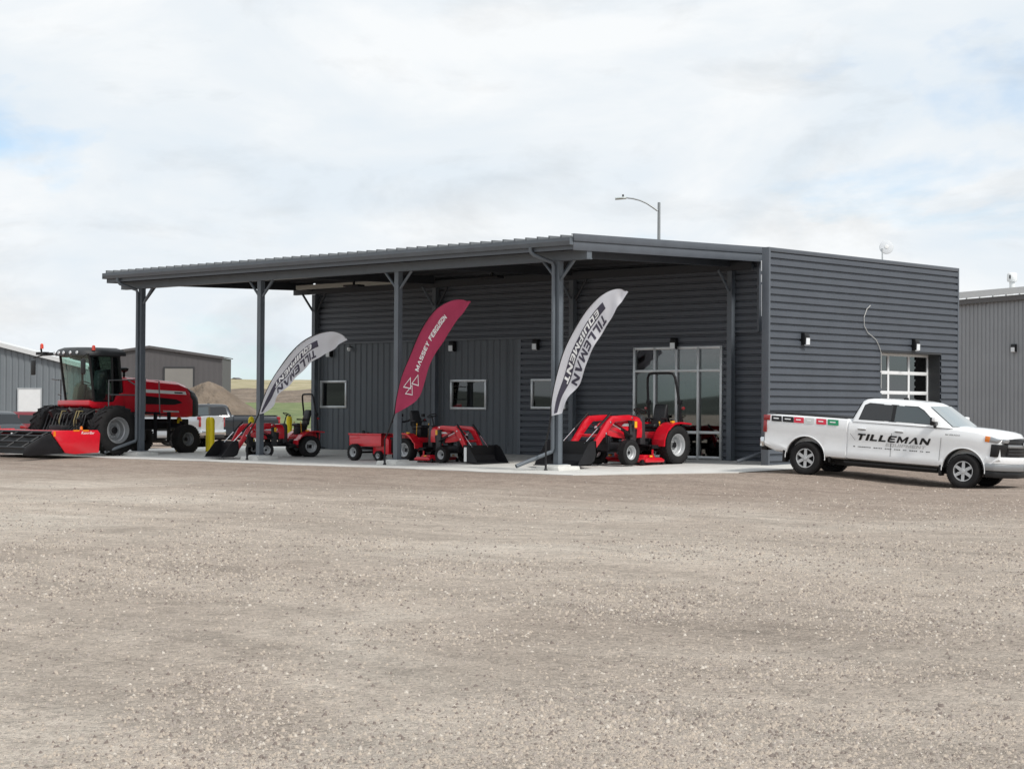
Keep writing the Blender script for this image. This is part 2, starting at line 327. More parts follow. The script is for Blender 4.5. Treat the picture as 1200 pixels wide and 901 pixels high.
# loose stones, denser near the camera where they can be seen
def stones(name, N, rmin, rmax, s0, s1, seed, mats_):
    rs = np.random.RandomState(seed)
    base = np.array([(1, 0, -.3), (0, 1, -.3), (-1, 0, -.3), (0, -1, -.3), (.3, .2, .75), (-.3, -.15, .7)], float)
    tri = np.array([(0, 1, 4), (1, 5, 4), (1, 2, 5), (2, 3, 5), (3, 4, 5), (3, 0, 4)])
    rr = rmin * (rmax / rmin) ** rs.rand(N); aa = math.atan2(FX.y, FX.x) + (rs.rand(N) - .5) * R_(46)
    X = CAM.x + rr * np.cos(aa); Y = CAM.y + rr * np.sin(aa)
    cl = np.sin(X * 1.3 + 2 * np.sin(Y * .7)) * np.sin(Y * 1.1 + 1.7 * np.sin(X * .6)) + .7 * np.sin(X * .37 + 1.3 * np.sin(Y * .5)) * np.sin(Y * .31 + 2)      # patches
    far = np.clip((rr - 22) / 20, 0, 1)
    keep = (rs.rand(N) < np.clip(.42 + .5 * cl, .12, 1) * (1 - .9 * far)) & ~((X > -27) & (X < 3.3) & (Y > SLY0 - .1))
    X, Y, rr = X[keep], Y[keep], rr[keep]; N = len(X)
    Z = np.array([ground_z(x, y) for x, y in zip(X, Y)])
    sz = s0 * (s1 / s0) ** (rs.rand(N) ** 2.0) * (1 + .035 * rr)
    v = base[None] * (sz[:, None, None] * (.6 + .6 * rs.rand(N, 6, 1))) + rs.randn(N, 6, 3) * (sz * .1)[:, None, None]
    th = rs.rand(N) * 6.28; c, s_ = np.cos(th)[:, None], np.sin(th)[:, None]
    vx = v[:, :, 0] * c - v[:, :, 1] * s_; vy = v[:, :, 0] * s_ + v[:, :, 1] * c
    V_ = np.stack([vx + X[:, None], vy + Y[:, None], v[:, :, 2] + Z[:, None]], -1).reshape(-1, 3)
    nt = len(tri); F = (tri[None] + (np.arange(N) * 6)[:, None, None]).reshape(-1, 3)
    me = bpy.data.meshes.new(name); me.vertices.add(len(V_)); me.vertices.foreach_set('co', V_.ravel()); me.loops.add(F.size); me.loops.foreach_set('vertex_index', F.ravel().astype(np.int32))
    me.polygons.add(len(F)); me.polygons.foreach_set('loop_start', np.arange(0, F.size, 3, dtype=np.int32)); me.polygons.foreach_set('material_index', np.repeat(rs.choice(len(mats_), N, p=[.46, .33, .16, .05]), nt).astype(np.int32))
    me.update(calc_edges=True)
    for m in mats_: me.materials.append(m)
    o = bpy.data.objects.new(name, me); COL.objects.link(o); return o
SM = [mat('stone_tan', (.44, .375, .31), .9), mat('stone_grey', (.33, .285, .25), .9), mat('stone_dark', (.19, .155, .135), .9), mat('stone_pale', (.54, .485, .42), .9)]
tag(stones('loose_gravel', 420000, 6, 46, .0035, .016, 11, SM), 'loose tan and grey gravel stones lying on the lot', 'gravel', kind='stuff')
# ------------------------------------------------------------------ the dealership building
PX = [-21.06, -14.964, -8.868, -2.772]; PY = -5.386; BY = 2.1; P = .197
B = empty('dealership_building', (-11, 2.2, 0), 0, 'low charcoal metal showroom building with an open canopy on steel posts', 'building')
B.location = (0, 0, 0)
def prof(t0, t1, p, D, ph=0., lo=.15, ra=.12):
    ks = [(0, 0), (lo, 0), (lo + ra, D), (1 - ra, D), (1, 0)]
    pts = {t0, t1}; n0 = int(math.floor((t0 - ph) / p)) - 1
    for n in range(n0, int((t1 - ph) / p) + 2):
        for k, d in ks[:-1]:
            t = ph + (n + k) * p
            if t0 < t < t1: pts.add(t)
    def dep(t):
        q = ((t - ph) / p) % 1
        for (a, da), (b, db) in zip(ks, ks[1:]):
            if a <= q <= b: return da + (db - da) * (q - a) / max(1e-9, b - a)
        return 0
    return [(t, dep(t)) for t in sorted(pts)]
def sheet(mb, rects, p, D, mapf, vertical=False, ph=0.):
    """rects (a0,a1,z0,z1): ribs run along a (horizontal) or along z (vertical)"""
    for a0, a1, z0, z1 in rects:
        pr = prof(a0, a1, p, D, ph) if vertical else prof(z0, z1, p, D, ph)
        o = len(mb.v)
        for t, d in pr:
            mb.v += [mapf(t, z0, d), mapf(t, z1, d)] if vertical else [mapf(a0, t, d), mapf(a1, t, d)]
        mb.f += [(o + 2 * i, o + 2 * i + 1, o + 2 * i + 3, o + 2 * i + 2) for i in range(len(pr) - 1)]
    return mb
# right wing wall (normal +X): ribs, opening for the overhead door
DY0, DY1, DZ = 5.56, 8.85, 3.18; ZT = 5.845; YB = 9.86
m = MB(); fR = lambda a, z, d: (-.044 + d, a, z)
sheet(m, [(.07, DY0, -.03, ZT - .10), (DY0, DY1, DZ, ZT - .10), (DY1, YB - .05, -.03, ZT - .10)], P, .05, fR, ph=5.733 - 30 * P)
m.build('ribbed_side_wall', M_CHAR, B, smooth=20)
m = MB().b2(-.215, -.045, .03, DY0, -.03, ZT - .03); m.b2(-.215, -.045, DY0, DY1, DZ, ZT - .031); m.b2(-.215, -.045, DY1, YB, -.03, ZT - .032)
m.build('side_wall_core', M_CHAR, B)
m = MB().b2(-.222, .012, -.012, .065, -.05, ZT + .012); m.build('corner_trim', M_CHARL, B, bev=.004)
m = MB().b2(-.226, .014, .066, YB + .01, ZT - .1, ZT + .01); m.build('parapet_cap', M_CHARL, B, bev=.004)
m = MB().b2(-.22, .013, YB - .055, YB + .012, -.03, ZT - .101); m.build('corner_trim', M_CHARL, B, bev=.004)
m = MB().b2(-.52, -.046, DY1 - .012, DY1 + .01, -.02, DZ).b2(-.52, -.046, DY0 - .01, DY0 + .012, -.02, DZ).b2(-.52, .006, DY0 - .011, DY1 + .011, DZ - .012, DZ + .03)
m.build('door_reveal', M_DGREY, B)
# overhead sectional door, glazed
od = MB(); cols = [5.52, 6.62, 7.75, 8.82]; rows = [0.02, .62, 1.22, 2.0, 2.59, 3.14]
for y in cols: od.b2(-.50, -.44, y - .045, y + .045, 0.0, 3.17)
for z in rows: od.b2(-.497, -.437, 5.5, 8.84, z - .05, z + .05)
odo = od.build('overhead_door', M_DOORW, B, bev=.004)
for i in range(3):
    for j in range(5):
        MB().b2(-.474, -.466, cols[i] + .046, cols[i + 1] - .046, rows[j] + .051, rows[j + 1] - .051).build('pane', G_STORE, odo, smooth=0)
# lower facade
FY = 2.22
fF = lambda a, z, d: (a, FY - d, z)
SX0, SX1, SZ = -6.55, -3.2, 3.315
WINS = [(-20.95, -19.56, 1.45, 2.41), (-14.42, -12.76, 1.42, 2.40), (-10.78, -9.30, 1.45, 2.40)]
m = MB(); a0 = -21.0; rc = []
for (x0, x1, z0, z1) in WINS[:2]: rc += [(a0, x0, -.02, 3.70), (x0, x1, -.02, z0), (x0, x1, z1, 3.70)]; a0 = x1
rc.append((a0, -11.36, -.02, 3.70)); sheet(m, rc, .29, .03, fF, True); m.build('vertical_siding', M_VERT, B, smooth=20)
x0, x1, z0, z1 = WINS[2]
m = MB(); sheet(m, [(-11.24, x0, -.02, 3.7), (x0, x1, -.02, z0), (x0, x1, z1, 3.7), (x1, SX0, -.02, 3.7), (SX0, SX1, SZ, 3.7), (SX1, -.216, -.02, 3.7)], P, .05, fF, ph=.05)
m.build('ribbed_lower_wall', M_CHAR, B, smooth=20)
m = MB().b2(-11.365, -11.235, FY - .055, FY + .02, -.02, 3.7); m.build('jamb_trim', M_POST, B)
m = MB().b2(-21.17, -20.995, FY - .055, FY + .07, -.02, 3.68); m.build('corner_trim', M_POST, B)
# upper band, a screen standing a little proud
m = MB(); fU = lambda a, z, d: (a, FY - .07 - d, z)
sheet(m, [(-21.0, -1.92, 3.74, 5.925)], P, .05, fU, ph=.03); m.build('ribbed_upper_band', M_CHAR, B, smooth=20)
MB().b2(-21.0, -1.92, FY - .066, FY + .06, 3.74, 5.92).build('band_core', M_CHAR, B)
MB().b2(-21.05, -1.90, FY - .125, FY + .08, 3.68, 3.739).build('drip_flashing', M_CHARL, B)
MB().b2(-21.17, -20.985, FY - .13, FY + .08, 3.741, 5.92).build('band_end_trim', M_CHARL, B)
MB().b2(-1.918, -1.85, FY - .13, FY + .08, 3.69, 5.92).build('band_end_trim', M_CHARL, B)
# other walls, low roof, floor
m = MB(); sheet(m, [(FY + .06, YB, -.03, 3.7)], .29, .03, lambda a, z, d: (-21.12 - d, a, z), True); m.build('left_wall', M_VERT, B, smooth=20)
m = MB(); sheet(m, [(-21.0, -.23, -.03, 3.7)], .29, .03, lambda a, z, d: (a, YB - .04 + d, z), True); m.build('rear_wall', M_VERT, B, smooth=20)
MB().b2(-21.0, -.23, FY + .07, YB - .05, 3.6, 3.72).build('low_roof', M_ROOF, B)
# windows
def window(x0, x1, z0, z1):
    f = MB(); t = .075
    f.b2(x0, x1, FY - .07, FY + .03, z0, z0 + t).b2(x0, x1, FY - .07, FY + .03, z1 - t, z1).b2(x0, x0 + t, FY - .069, FY + .029, z0 + t, z1 - t).b2(x1 - t, x1, FY - .069, FY + .029, z0 + t, z1 - t)
    o = f.build('window', M_ALU, B, bev=.004)
    MB().b2(x0 + t, x1 - t, FY - .02, FY - .012, z0 + t, z1 - t).build('pane', G_STORE, o, smooth=0)
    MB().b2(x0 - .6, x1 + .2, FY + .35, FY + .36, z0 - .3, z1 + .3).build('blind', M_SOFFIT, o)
for q in WINS: window(*q)
sf = MB(); MUL = [SX0 + .04, -5.72, -4.89, -4.08, SX1 - .04]; TR = [.06, .79, 2.6, SZ - .04]
for x in MUL: sf.b2(x - .04, x + .04, FY - .09, FY + .04, .0, SZ)
for i in range(4):
    for z in TR: sf.b2(MUL[i] + .04, MUL[i + 1] - .04, FY - .086, FY + .036, z - .04, z + .04)
sfo = sf.build('storefront', M_ALU, B, bev=.003)
for i in range(4):
    for j in range(3): MB().b2(MUL[i] + .04, MUL[i + 1] - .04, FY - .03, FY - .022, TR[j] + .04, TR[j + 1] - .04).build('pane', G_STORE, sfo, smooth=0)
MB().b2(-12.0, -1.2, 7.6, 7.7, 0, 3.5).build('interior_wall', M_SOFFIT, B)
# canopy ------------------------------------------------------------
RX0, RX1, RY0, RY1 = -22.1, -1.70, -6.03, 2.75
rz = lambda y: 5.80 + .0235 * (y - RY0)
def tilt(mb, x0, x1, y0, y1, zl, zh):   # slab following the roof pitch
    return mb.add([(x, y, rz(y) + z) for z in (zl, zh) for (x, y) in ((x0, y0), (x1, y0), (x1, y1), (x0, y1))], [(3, 2, 1, 0), (4, 5, 6, 7), (0, 1, 5, 4), (1, 2, 6, 5), (2, 3, 7, 6), (3, 0, 4, 7)])
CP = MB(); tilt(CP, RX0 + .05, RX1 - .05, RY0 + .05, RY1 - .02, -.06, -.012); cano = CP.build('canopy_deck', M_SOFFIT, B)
npan = 50; pw = (RX1 - RX0) / npan
rp = MB(); tilt(rp, 0.003, pw - .003, RY0 - .05, RY1, -.008, .004); tilt(rp, .0, .055, RY0 - .055, RY1, .0, .075)
rpm = rp.mesh('roof_panel', M_ROOF)
for i in range(npan):
    o = bpy.data.objects.new('roof_panel', rpm); COL.objects.link(o); o.parent = cano; o.location.x = RX0 + i * pw
# front fascia + gutter
MB().b2(RX0 + .002, RX1 - .002, RY0, RY0 + .04, 5.49, 5.785).build('front_fascia', M_CHARL, cano)
gt = MB().prism([(RY0 - .002, 5.60), (RY0 - .10, 5.60), (RY0 - .15, 5.70), (RY0 - .15, 5.785), (RY0 - .135, 5.785), (RY0 - .135, 5.71), (RY0 - .1, 5.62), (RY0 - .002, 5.62)], RX0 - .07, RX1 + .005, 'x')
gt.b2(RX0 - .07, RX0 - .06, RY0 - .148, RY0 - .003, 5.601, 5.78).b2(RX1 - .005, RX1 + .004, RY0 - .148, RY0 - .003, 5.601, 5.78)
gt.build('gutter', M_POST, cano, smooth=20)
for xx, nm in ((RX1, 'rake_fascia'), (RX0, 'rake_fascia')):
    s_ = 1 if xx == RX1 else -1
    f = MB(); tilt(f, xx - .012, xx + .012, RY0 - .012, RY1 + .01, -.33, -.10); tilt(f, xx - .0 + s_ * .005, xx + s_ * .045, RY0 - .03, RY1 + .012, -.1, .09)
    tilt(f, xx - .06, xx + .006, RY0 - .02, RY1, .06, .085)
    f.build(nm, M_CHARL, cano, bev=.004)
# beams
MB().b2(-22.09, -1.716, PY - .11, PY + .11, 5.282, 5.30).b2(-22.09, -1.716, PY - .105, PY - .09, 5.30, 5.50).b2(-22.09, -1.716, PY - .11, PY + .11, 5.50, 5.52).b2(-22.085, -1.72, PY - .09, PY + .09, 5.302, 5.498).build('front_beam', M_POST, B, smooth=20)
MB().b2(-22.09, -1.95, BY - .25, BY - .12, 5.45, 5.68).build('rear_beam', M_SOFFIT, B)
for x in PX:
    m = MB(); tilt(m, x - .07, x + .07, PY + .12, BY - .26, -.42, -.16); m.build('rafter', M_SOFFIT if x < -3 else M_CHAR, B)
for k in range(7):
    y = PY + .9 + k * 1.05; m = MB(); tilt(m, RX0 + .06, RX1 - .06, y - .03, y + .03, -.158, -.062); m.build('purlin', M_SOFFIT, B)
# posts with knee braces, footings, downspouts
for i, x in enumerate(PX):
    p = MB(); W, D, t = .083, .083, .012
    p.b2(x - W, x + W, PY - D, PY - D + t, .0, 5.281).b2(x - W, x + W, PY + D - t, PY + D, 0, 5.281).b2(x - .02, x + .02, PY - D + t, PY + D - t, 0.0, 5.281)
    p.b2(x + W - .022, x + W - .01, PY - D + t, PY + D - t, 0, 5.28).b2(x - W + .01, x - W + .022, PY - D + t, PY + D - t, 0, 5.28)
    po = p.build('post', M_POST, B, smooth=20)
    zb = slab_z(PY)
    MB().prism([(x - .42, zb - .02), (x + .42, zb - .02), (x + .38, zb + .10), (x - .38, zb + .10)], PY - .42, PY + .42).b2(x - .24, x + .24, PY - .24, PY + .24, zb + .09, zb + .135).build('footing', M_BLOCK, po, bev=.012)
    MB().b2(x - .19, x + .19, PY - .19, PY + .19, zb + .135, zb + .155).build('base_plate', M_POST, po)
    for s_ in (-1, 1):
        if i == 0 and s_ < 0: continue
        MB().tube([(x + s_ * .07, PY, 4.80), (x + s_ * .55, PY, 5.29)], .038, 8).build('brace', M_POST, po)
    MB().tube([(x, PY + .07, 4.82), (x, PY + .56, 5.42)], .042, 8).build('brace', M_POST, po)
    # rear posts
    MB().b2(x - .085, x + .085, BY - .19, BY - .178, 0, 5.44).b2(x - .085, x + .085, BY - .03, BY - .018, 0, 5.44).b2(x - .02, x + .02, BY - .178, BY - .03, 0, 5.44).b2(x + .06, x + .072, BY - .178, BY - .03, 0, 5.44).build('rear_post', M_POST, B, smooth=20)
    MB().tube([(x, BY - .22, 4.86), (x, BY - .72, 5.46)], .04, 8).build('brace', M_POST, B)
    if i < 3: MB().tube([(x + .12, BY - .1, 4.86), (x + .6, BY - .15, 5.46)], .04, 8).build('brace', M_SOFFIT, B)
def downspout(x, ground):
    y = PY - .14; z0 = ground
    MB().tube([(x - .35, RY0 - .07, 5.61), (x - .35, RY0 - .07, 5.5), (x - .30, RY0 - .02, 5.42), (x - .08, y - .03, 5.24), (x - .06, y, 5.12), (x - .06, y, z0 + .56), (x - .08, y - .015, z0 + .47), (x - .46, y - .95, z0 + .1)], .052, 12, cap=False).build('downspout', M_POST, B)
downspout(PX[3], slab_z(PY)); downspout(PX[0], slab_z(PY))
MB().tube([(-.32, 1.2, 5.2), (-.32, .9, .45), (-.36, .6, .37), (-.95, -.1, .05)], .05, 10).build('downspout', M_CHARL, B)
for z0, z1 in ((5.22, 5.5), (4.92, 5.12), (4.0, 4.85)): MB().b2(-.262 if z0 > 4.5 else -.245, -.226, .0, .02, z0, z1).build('sky_slit_strip', mat('sky_slit_strip', (.8, .82, .83), .5), B)  # added pale strips stand in for bright sky through the wing-wall slit
# canopy ceiling fittings
for x in (-15.5, -9.3):
    MB().b2(x - .35, x + .35, -1.3, -1.0, 5.34, 5.40).b2(x - .03, x + .03, -1.18, -1.12, 5.40, 5.75).build('ceiling_light', M_BLK2, B, bev=.005)
MB().b2(-20.4, -15.6, .55, .72, 5.52, 5.66).build('pale_duct', mat('pale_duct', (.42, .42, .38), .6), B)
MB().tube([(-11.8, FY - .08, .3), (-11.8, FY - .08, 3.6)], .012, 6).build('conduit', M_POST, B)
MB().b2(-18.55, -18.4, FY - .14, FY - .03, .42, .62).build('outlet_box', M_DGREY, B, bev=.01)
# wire hanging on the side wall
wp = [on_plane(x, y, (.035, 0, 0), Vector((1, 0, 0))) for x, y in ((1020, 358), (1016, 362), (1012.5, 372), (1013, 382), (1017, 390), (1022, 394), (1026.5, 398), (1030, 405), (1032.5, 413), (1032.6, 430), (1032.6, 455))]
tag(MB().tube(wp, .011, 6).build('dangling_cable', mat('pale_cable', (.5, .5, .48), .5)), 'thin pale cable dangling down the ribbed side wall to the door opening', 'cable')
# wall pack lamps (things)
def wall_lamp(loc, rz_, label, s_=1.):
    e = empty('wall_lamp', loc, rz_, label, 'lamp', 'wall pack lamps')           # local -y is out of the wall
    h = MB().prism([(0, -.16), (0, .17), (-.13, .17), (-.16, .06), (-.15, -.10), (-.10, -.16)], -.105, .105, 'x').build('housing', M_BLACK, e, bev=.01)
    MB().prism([(-.152, -.145), (-.162, .03), (-.175, .03), (-.172, -.15), (-.11, -.175), (-.10, -.162)], -.085, .085, 'x').build('lens', M_LENS, e)
for (x, y), lb in zip(((388, 413), (532, 406), (630, 404), (792, 403)), ('black wall lamp on vertical siding by the end of the wall over a small window', 'black wall lamp on vertical siding above the wide middle window', 'black wall lamp on ribbed wall above the window behind the white feather flag', 'black wall lamp on ribbed wall centred above the glass storefront')):
    p = on_plane(x, y, (0, FY - .03, 0), Vector((0, 1, 0))); wall_lamp(p, 0, lb)
for (x, y), lb in zip(((941, 397.5), (1070.5, 404.5)), ('black wall lamp on the ribbed side wall near the wing corner', 'black wall lamp on the ribbed side wall above the overhead door')):
    wall_lamp(on_plane(x, y, (0.0, 0, 0), Vector((1, 0, 0))), R_(90), lb)
sc = on_plane(412, 409, (0, FY - .03, 0), Vector((0, 1, 0)))
e = empty('security_camera', sc, 0, 'small pale dome security camera high on the vertical siding', 'camera')
MB().lathe([(.0, .05), (.07, .05), (.07, 0), (.062, -.04), (.04, -.075), (0, -.085)], 12, (0, -.12, 0), 'z').build('dome', M_WHITE, e); MB().b2(-.025, .025, -.12, 0, .05, .09).build('bracket', M_DGREY, e)
# disc antenna on the parapet
dp = on_plane(1034, 303, (-.12, 0, 0), Vector((1, 0, 0)))
e = empty('disc_antenna', (-.12, dp.y, ZT), 0, 'small white disc antenna on a short mast above the ribbed side wall', 'antenna')
MB().tube([(0, 0, 0), (0, 0, .36)], .022, 8).build('mast', M_ALU, e)
d = MB().lathe([(0, .05), (.1, .048), (.17, .03), (.205, 0), (.2, -.03), (.1, -.05), (0, -.05)], 24, (0, 0, 0), 'y').build('dish', mat('radome', (.68, .71, .74), .5), e); d.location = (.06, .12, .40); d.rotation_euler = (R_(-8), 0, R_(38))
MB().lathe([(0, .0), (.06, .0), (.05, -.012), (0, -.014)], 16, (0, -.052, 0), 'y').build('boss', M_WHITE, d)
# a red triangular sign inside the shop
tp = on_plane(803, 440, (0, FY + 1.1, 0), Vector((0, 1, 0)))
e = empty('triangle_sign', (tp.x, FY + 1.1, 0), 0, 'red triangular sign standing behind the storefront glass', 'sign')
MB().prism([(-.2, tp.z - .17), (.2, tp.z - .17), (.2, tp.z - .1), (.08, tp.z + .2), (-.08, tp.z + .2), (-.2, tp.z - .1)], -.01, .01).build('panel', mat('sign_red', (.6, .02, .03), .5), e); MB().tube([(0, .02, 0), (0, .02, tp.z)], .015, 8).b2(-.2, .2, -.15, .2, 0, .03).build('stand', M_BLACK, e)
# ------------------------------------------------------------------ wheels
_wc = {}
def tyre_mesh(r, w, rr, tread):
    k = ('t', r, w, rr, tread)
    if k in _wc: return _wc[k]
    h = w / 2; m = MB()
    m.lathe([(rr * .96, -h * .72), (rr + (r - rr) * .12, -h * .92), (rr + (r - rr) * .5, -h), (rr + (r - rr) * .8, -h * .97), (r * .975, -h * .8), (r * .99, -h * .4), (r * .99, h * .4), (r * .975, h * .8), (rr + (r - rr) * .8, h * .97), (rr + (r - rr) * .5, h), (rr + (r - rr) * .12, h * .92), (rr * .96, h * .72)], 40, closed=True)
    if tread == 'lug':                                                  # tractor chevrons
        n = 20
        for i in range(n * 2):
            s_ = 1 if i % 2 else -1; a = math.pi * i / n
            M = Matrix.Rotation(a, 4, 'Y') @ Matrix.Translation((0, s_ * h * .48, r * .985)) @ Matrix.Rotation(s_ * R_(38), 4, 'Z')
            m.box((0, 0, 0), (r * .055, h * 1.12, r * .055), M=M)
    elif tread == 'turf':
        n = 34; 
        for i in range(n):
            for q, yy in enumerate((-.72, -.24, .24, .72)):
                M = Matrix.Rotation(2 * math.pi * (i + .5 * (q % 2)) / n, 4, 'Y') @ Matrix.Translation((0, yy * h, r * .985)); m.box((0, 0, 0), (r * .11, h * .36, r * .035), M=M)
    else:                                                               # road tyre
        n = 44
        for i in range(n):
            for q, yy in enumerate((-.7, -.23, .23, .7)):
                M = Matrix.Rotation(2 * math.pi * (i + .5 * (q % 2)) / n, 4, 'Y') @ Matrix.Translation((0, yy * h, r * .985)); m.box((0, 0, 0), (r * .105, h * .38, r * .024), M=M)
    _wc[k] = m.mesh('wheel', M_RUB, smooth=40); return _wc[k]
def rim_mesh(rr, w, style):
    k = ('r', rr, w, style)
    if k in _wc: return _wc[k]
    h = w / 2; m = MB()
    if style == 'alloy':
        m.lathe([(rr * .98, h * .74), (rr * 1.0, h * .86), (rr * .93, h * .86), (rr * .9, h * .55), (rr * .9, -h * .7)], 36)
        m.f = m.f[:-1] if len(m.f[-1]) > 4 else m.f; m.f = [f for f in m.f if len(f) < 5]
        for i in range(6):
            for dq in (-.14, .14):
                a = 2 * math.pi * i / 6 + dq + math.pi / 2
                M = Matrix.Rotation(a, 4, 'Y') @ Matrix.Translation((rr * .56, h * .70, 0)) @ Matrix.Rotation(-dq * 1.2, 4, 'Y')
                m.box((0, 0, 0), (rr * .78, h * .16, rr * .15), M=M)
        m.lathe([(0, h * .84), (rr * .17, h * .84), (rr * .25, h * .74), (rr * .25, h * .5)], 20)
    else:                                                               # pressed steel dish
        m.lathe([(rr * .97, h * .72), (rr * 1.0, h * .80), (rr * .95, h * .80), (rr * .90, h * .62), (rr * .86, h * .3), (rr * .78, h * .22), (rr * .74, -h * .35), (rr * .66, -h * .40), (rr * .60, -h * .22), (rr * .40, -h * .18), (rr * .36, -h * .3), (rr * .3, -h * .3), (rr * .28, h * .05), (0, h * .06)], 32, caps=False)
        for i in range(6):
            a = 2 * math.pi * i / 6; m.lathe([(rr * .05, -h * .2), (rr * .05, -h * .08), (0, -h * .08)], 6, (rr * .48 * math.cos(a), 0, rr * .48 * math.sin(a)))
    _wc[k] = m.mesh('rim', None, smooth=35); return _wc[k]
def wheel(parent, x, y, r, w, rr, tread='road', style='steel', rim=None, steer=0.):
    o = bpy.data.objects.new('wheel', tyre_mesh(r, w, rr, tread)); COL.objects.link(o); o.parent = parent; o.location = (x, y, r); o.rotation_euler = (0, 0, (0 if y > 0 else math.pi) + steer)
    me = rim_mesh(rr, w, style)
    if not me.materials: me.materials.append(rim or M_RIM)
    q = bpy.data.objects.new('rim', me); COL.objects.link(q); q.parent = o
    if rim: q.material_slots[0].link = 'OBJECT'; q.material_slots[0].material = rim
    if style == 'alloy': MB().lathe([(rr * .9, -w * .02), (rr * .9, w * .06)], 24).build('brake_disc', M_BLK2, o)
    else: MB().lathe([(rr * .27, -w * .1), (rr * .27, w * .07), (rr * .14, w * .1), (0, w * .1)], 12).build('hub', M_BLK2, o)
    return o
# ------------------------------------------------------------------ tractor with front loader
def make_tractor(loc, rz_, label, k, wb, Rr, rr, tread, rops_up=True, deck=True, bk=1.5, rw=.32, fw_=.22, tr=.60, tf=.56, loader_dz=0., sdz=0., reach=1.2):
    """local +x is forward, origin on the ground under the rear axle; k scales the body"""
    T = empty('tractor', loc, rz_, label, 'tractor', 'red compact tractors under the canopy')
    def K(p): return (p[0] * k, p[1] * k, p[2] * k)
    def sc(mb): mb.v = [K(p) for p in mb.v]; return mb
    def su(mb): mb.v = [(p[0], p[1], p[2] + sdz * ss(.9, 1.0, p[2])) for p in mb.v]; return sc(mb)
    w_ = wb / k                                                         # wheelbase in body units
    sc(MB().b2(-.42, .55, -.2, .2, .36, .72).b2(.5, w_ + .38, -.15, .15, .42, .62).b2(w_ - .08, w_ + .08, -.48, .48, .34, .44).b2(w_ + .36, w_ + .46, -.24, .24, .4, .78)).build('chassis', M_BLK2, T, bev=.02)
    # hood
    x0, x1 = .98, w_ + .50
    def sec(x, wd, zb, zt):
        h = [(wd * .96, zb), (wd, zb + .12), (wd * .97, zt - .16), (wd * .82, zt - .05), (wd * .5, zt - .004), (0, zt)]
        return [(x, y, z) for y, z in h] + [(x, -y, z) for y, z in h[-2::-1]]
    L = x1 - x0
    hood = sc(MB().loft([sec(x0, .285, .74, 1.30), sec(x0 + .1, .29, .74, 1.325), sec(x0 + L * .35, .29, .72, 1.30), sec(x0 + L * .7, .28, .74, 1.235), sec(x0 + L * .9, .265, .78, 1.16), sec(x0 + L * .985, .24, .82, 1.08), sec(x1, .2, .84, 1.0)])).build('hood', M_RED, T, smooth=45)
    sc(MB().prism([(x1 - .14, .60), (x1 + .015, .60), (x1 + .03, .98), (x1 - .03, 1.02), (x1 - .14, .9)], -.215, .215)).build('grille', M_BLACK, T, bev=.012)
    for s_ in (-1, 1):
        sc(MB().prism([(x1 - .10, .97), (x1 + .012, .95), (x1 - .012, 1.045), (x1 - .09, 1.07)], s_ * .09, s_ * .228)).build('headlight', M_LENS, hood, bev=.012)
        sc(MB().prism([(x0 + L * .22, 1.05), (x0 + L * .62, 1.06), (x0 + L * .55, 1.12), (x0 + L * .20, 1.14)], s_ * .286, s_ * .296)).build('side_decal', M_LENS, hood)
        sc(MB().prism([(x0 + L * .18, .68), (x0 + L * .50, .70), (x0 + L * .55, .88), (x0 + L * .30, .99), (x0 + L * .16, .98)], s_ * .20, s_ * .297)).build('side_vent', M_BLACK, hood)
    # cowl, dash, steering
    sc(MB().prism([(.80, .55), (1.02, .55), (1.02, 1.32), (.92, 1.36), (.82, 1.28)], -.26, .26)).build('cowl', M_DGREY, T, bev=.02)
    st = su(MB().tube([(.88, 0, 1.0), (.74, 0, 1.46)], .025, 8).tube([(.735 + .155 * math.cos(a) * .9, .19 * math.sin(a), 1.47 + .155 * math.cos(a) * .42) for a in np.linspace(0, 2 * math.pi, 20)[:-1]], .017, 8, closed=True).b2(.715, .755, -.18, .18, 1.455, 1.475)).build('steering_wheel', M_BLACK, T)
    # platform and fenders
    sc(MB().b2(.30, .98, -.55, .55, .50, .54).b2(.34, .9, -.58, -.55, .44, .52).b2(.34, .9, .55, .58, .44, .52)).build('footplate', M_BLK2, T)
    sc(MB().b2(-.45, .42, -.36, .36, .56, .90).b2(.36, .46, -.40, .40, .54, .84)).build('seat_deck', M_RED, T, bev=.02)
    zc = Rr / k; ro = max(zc * 1.17, .60) if zc > .5 else .60
    for s_ in (-1, 1):
        pts_o = [(.62, .50), (.60, .68)] + [(ro * 1.02 * math.cos(a), zc * .75 + ro * 1.22 * math.sin(a)) for a in np.linspace(R_(35), R_(92), 8)] + [(-.22, zc * .75 + ro * 1.22), (-.60, zc * .75 + ro * 1.17)]
        pts_i = [(p[0] + (.0 if i > 8 else -.045), p[1] - (.045 if i > 3 else 0)) for i, p in enumerate(pts_o)]
        f = MB(); yi, yo = s_ * .36, s_ * (tr / k + rw / k * .40); nn = len(pts_o)
        for i in range(nn - 1):
            q = [pts_o[i], pts_o[i + 1], pts_i[i + 1], pts_i[i]]; f.prism(q, yi, yo)
        poly = [(p[0], p[1]) for p in pts_o] + [(-.5, zc * .9), (.4, zc * .9)]
        f.prism(poly, yi - s_ * .012, yi + s_ * .012)
        sc(f).build('fender', M_RED, T, smooth=40)
        sc(MB().box((.1, yo - s_ * .12, zc * .75 + ro * 1.24), (.14, .05, .05))).build('grab_handle', M_DECAL, T)
    # seat
    su(MB().prism([(-.10, .98), (.40, 1.0), (.42, 1.08), (.36, 1.12), (-.08, 1.09)], -.24, .24)).build('seat', M_SEAT, T, bev=.035, seg=3)
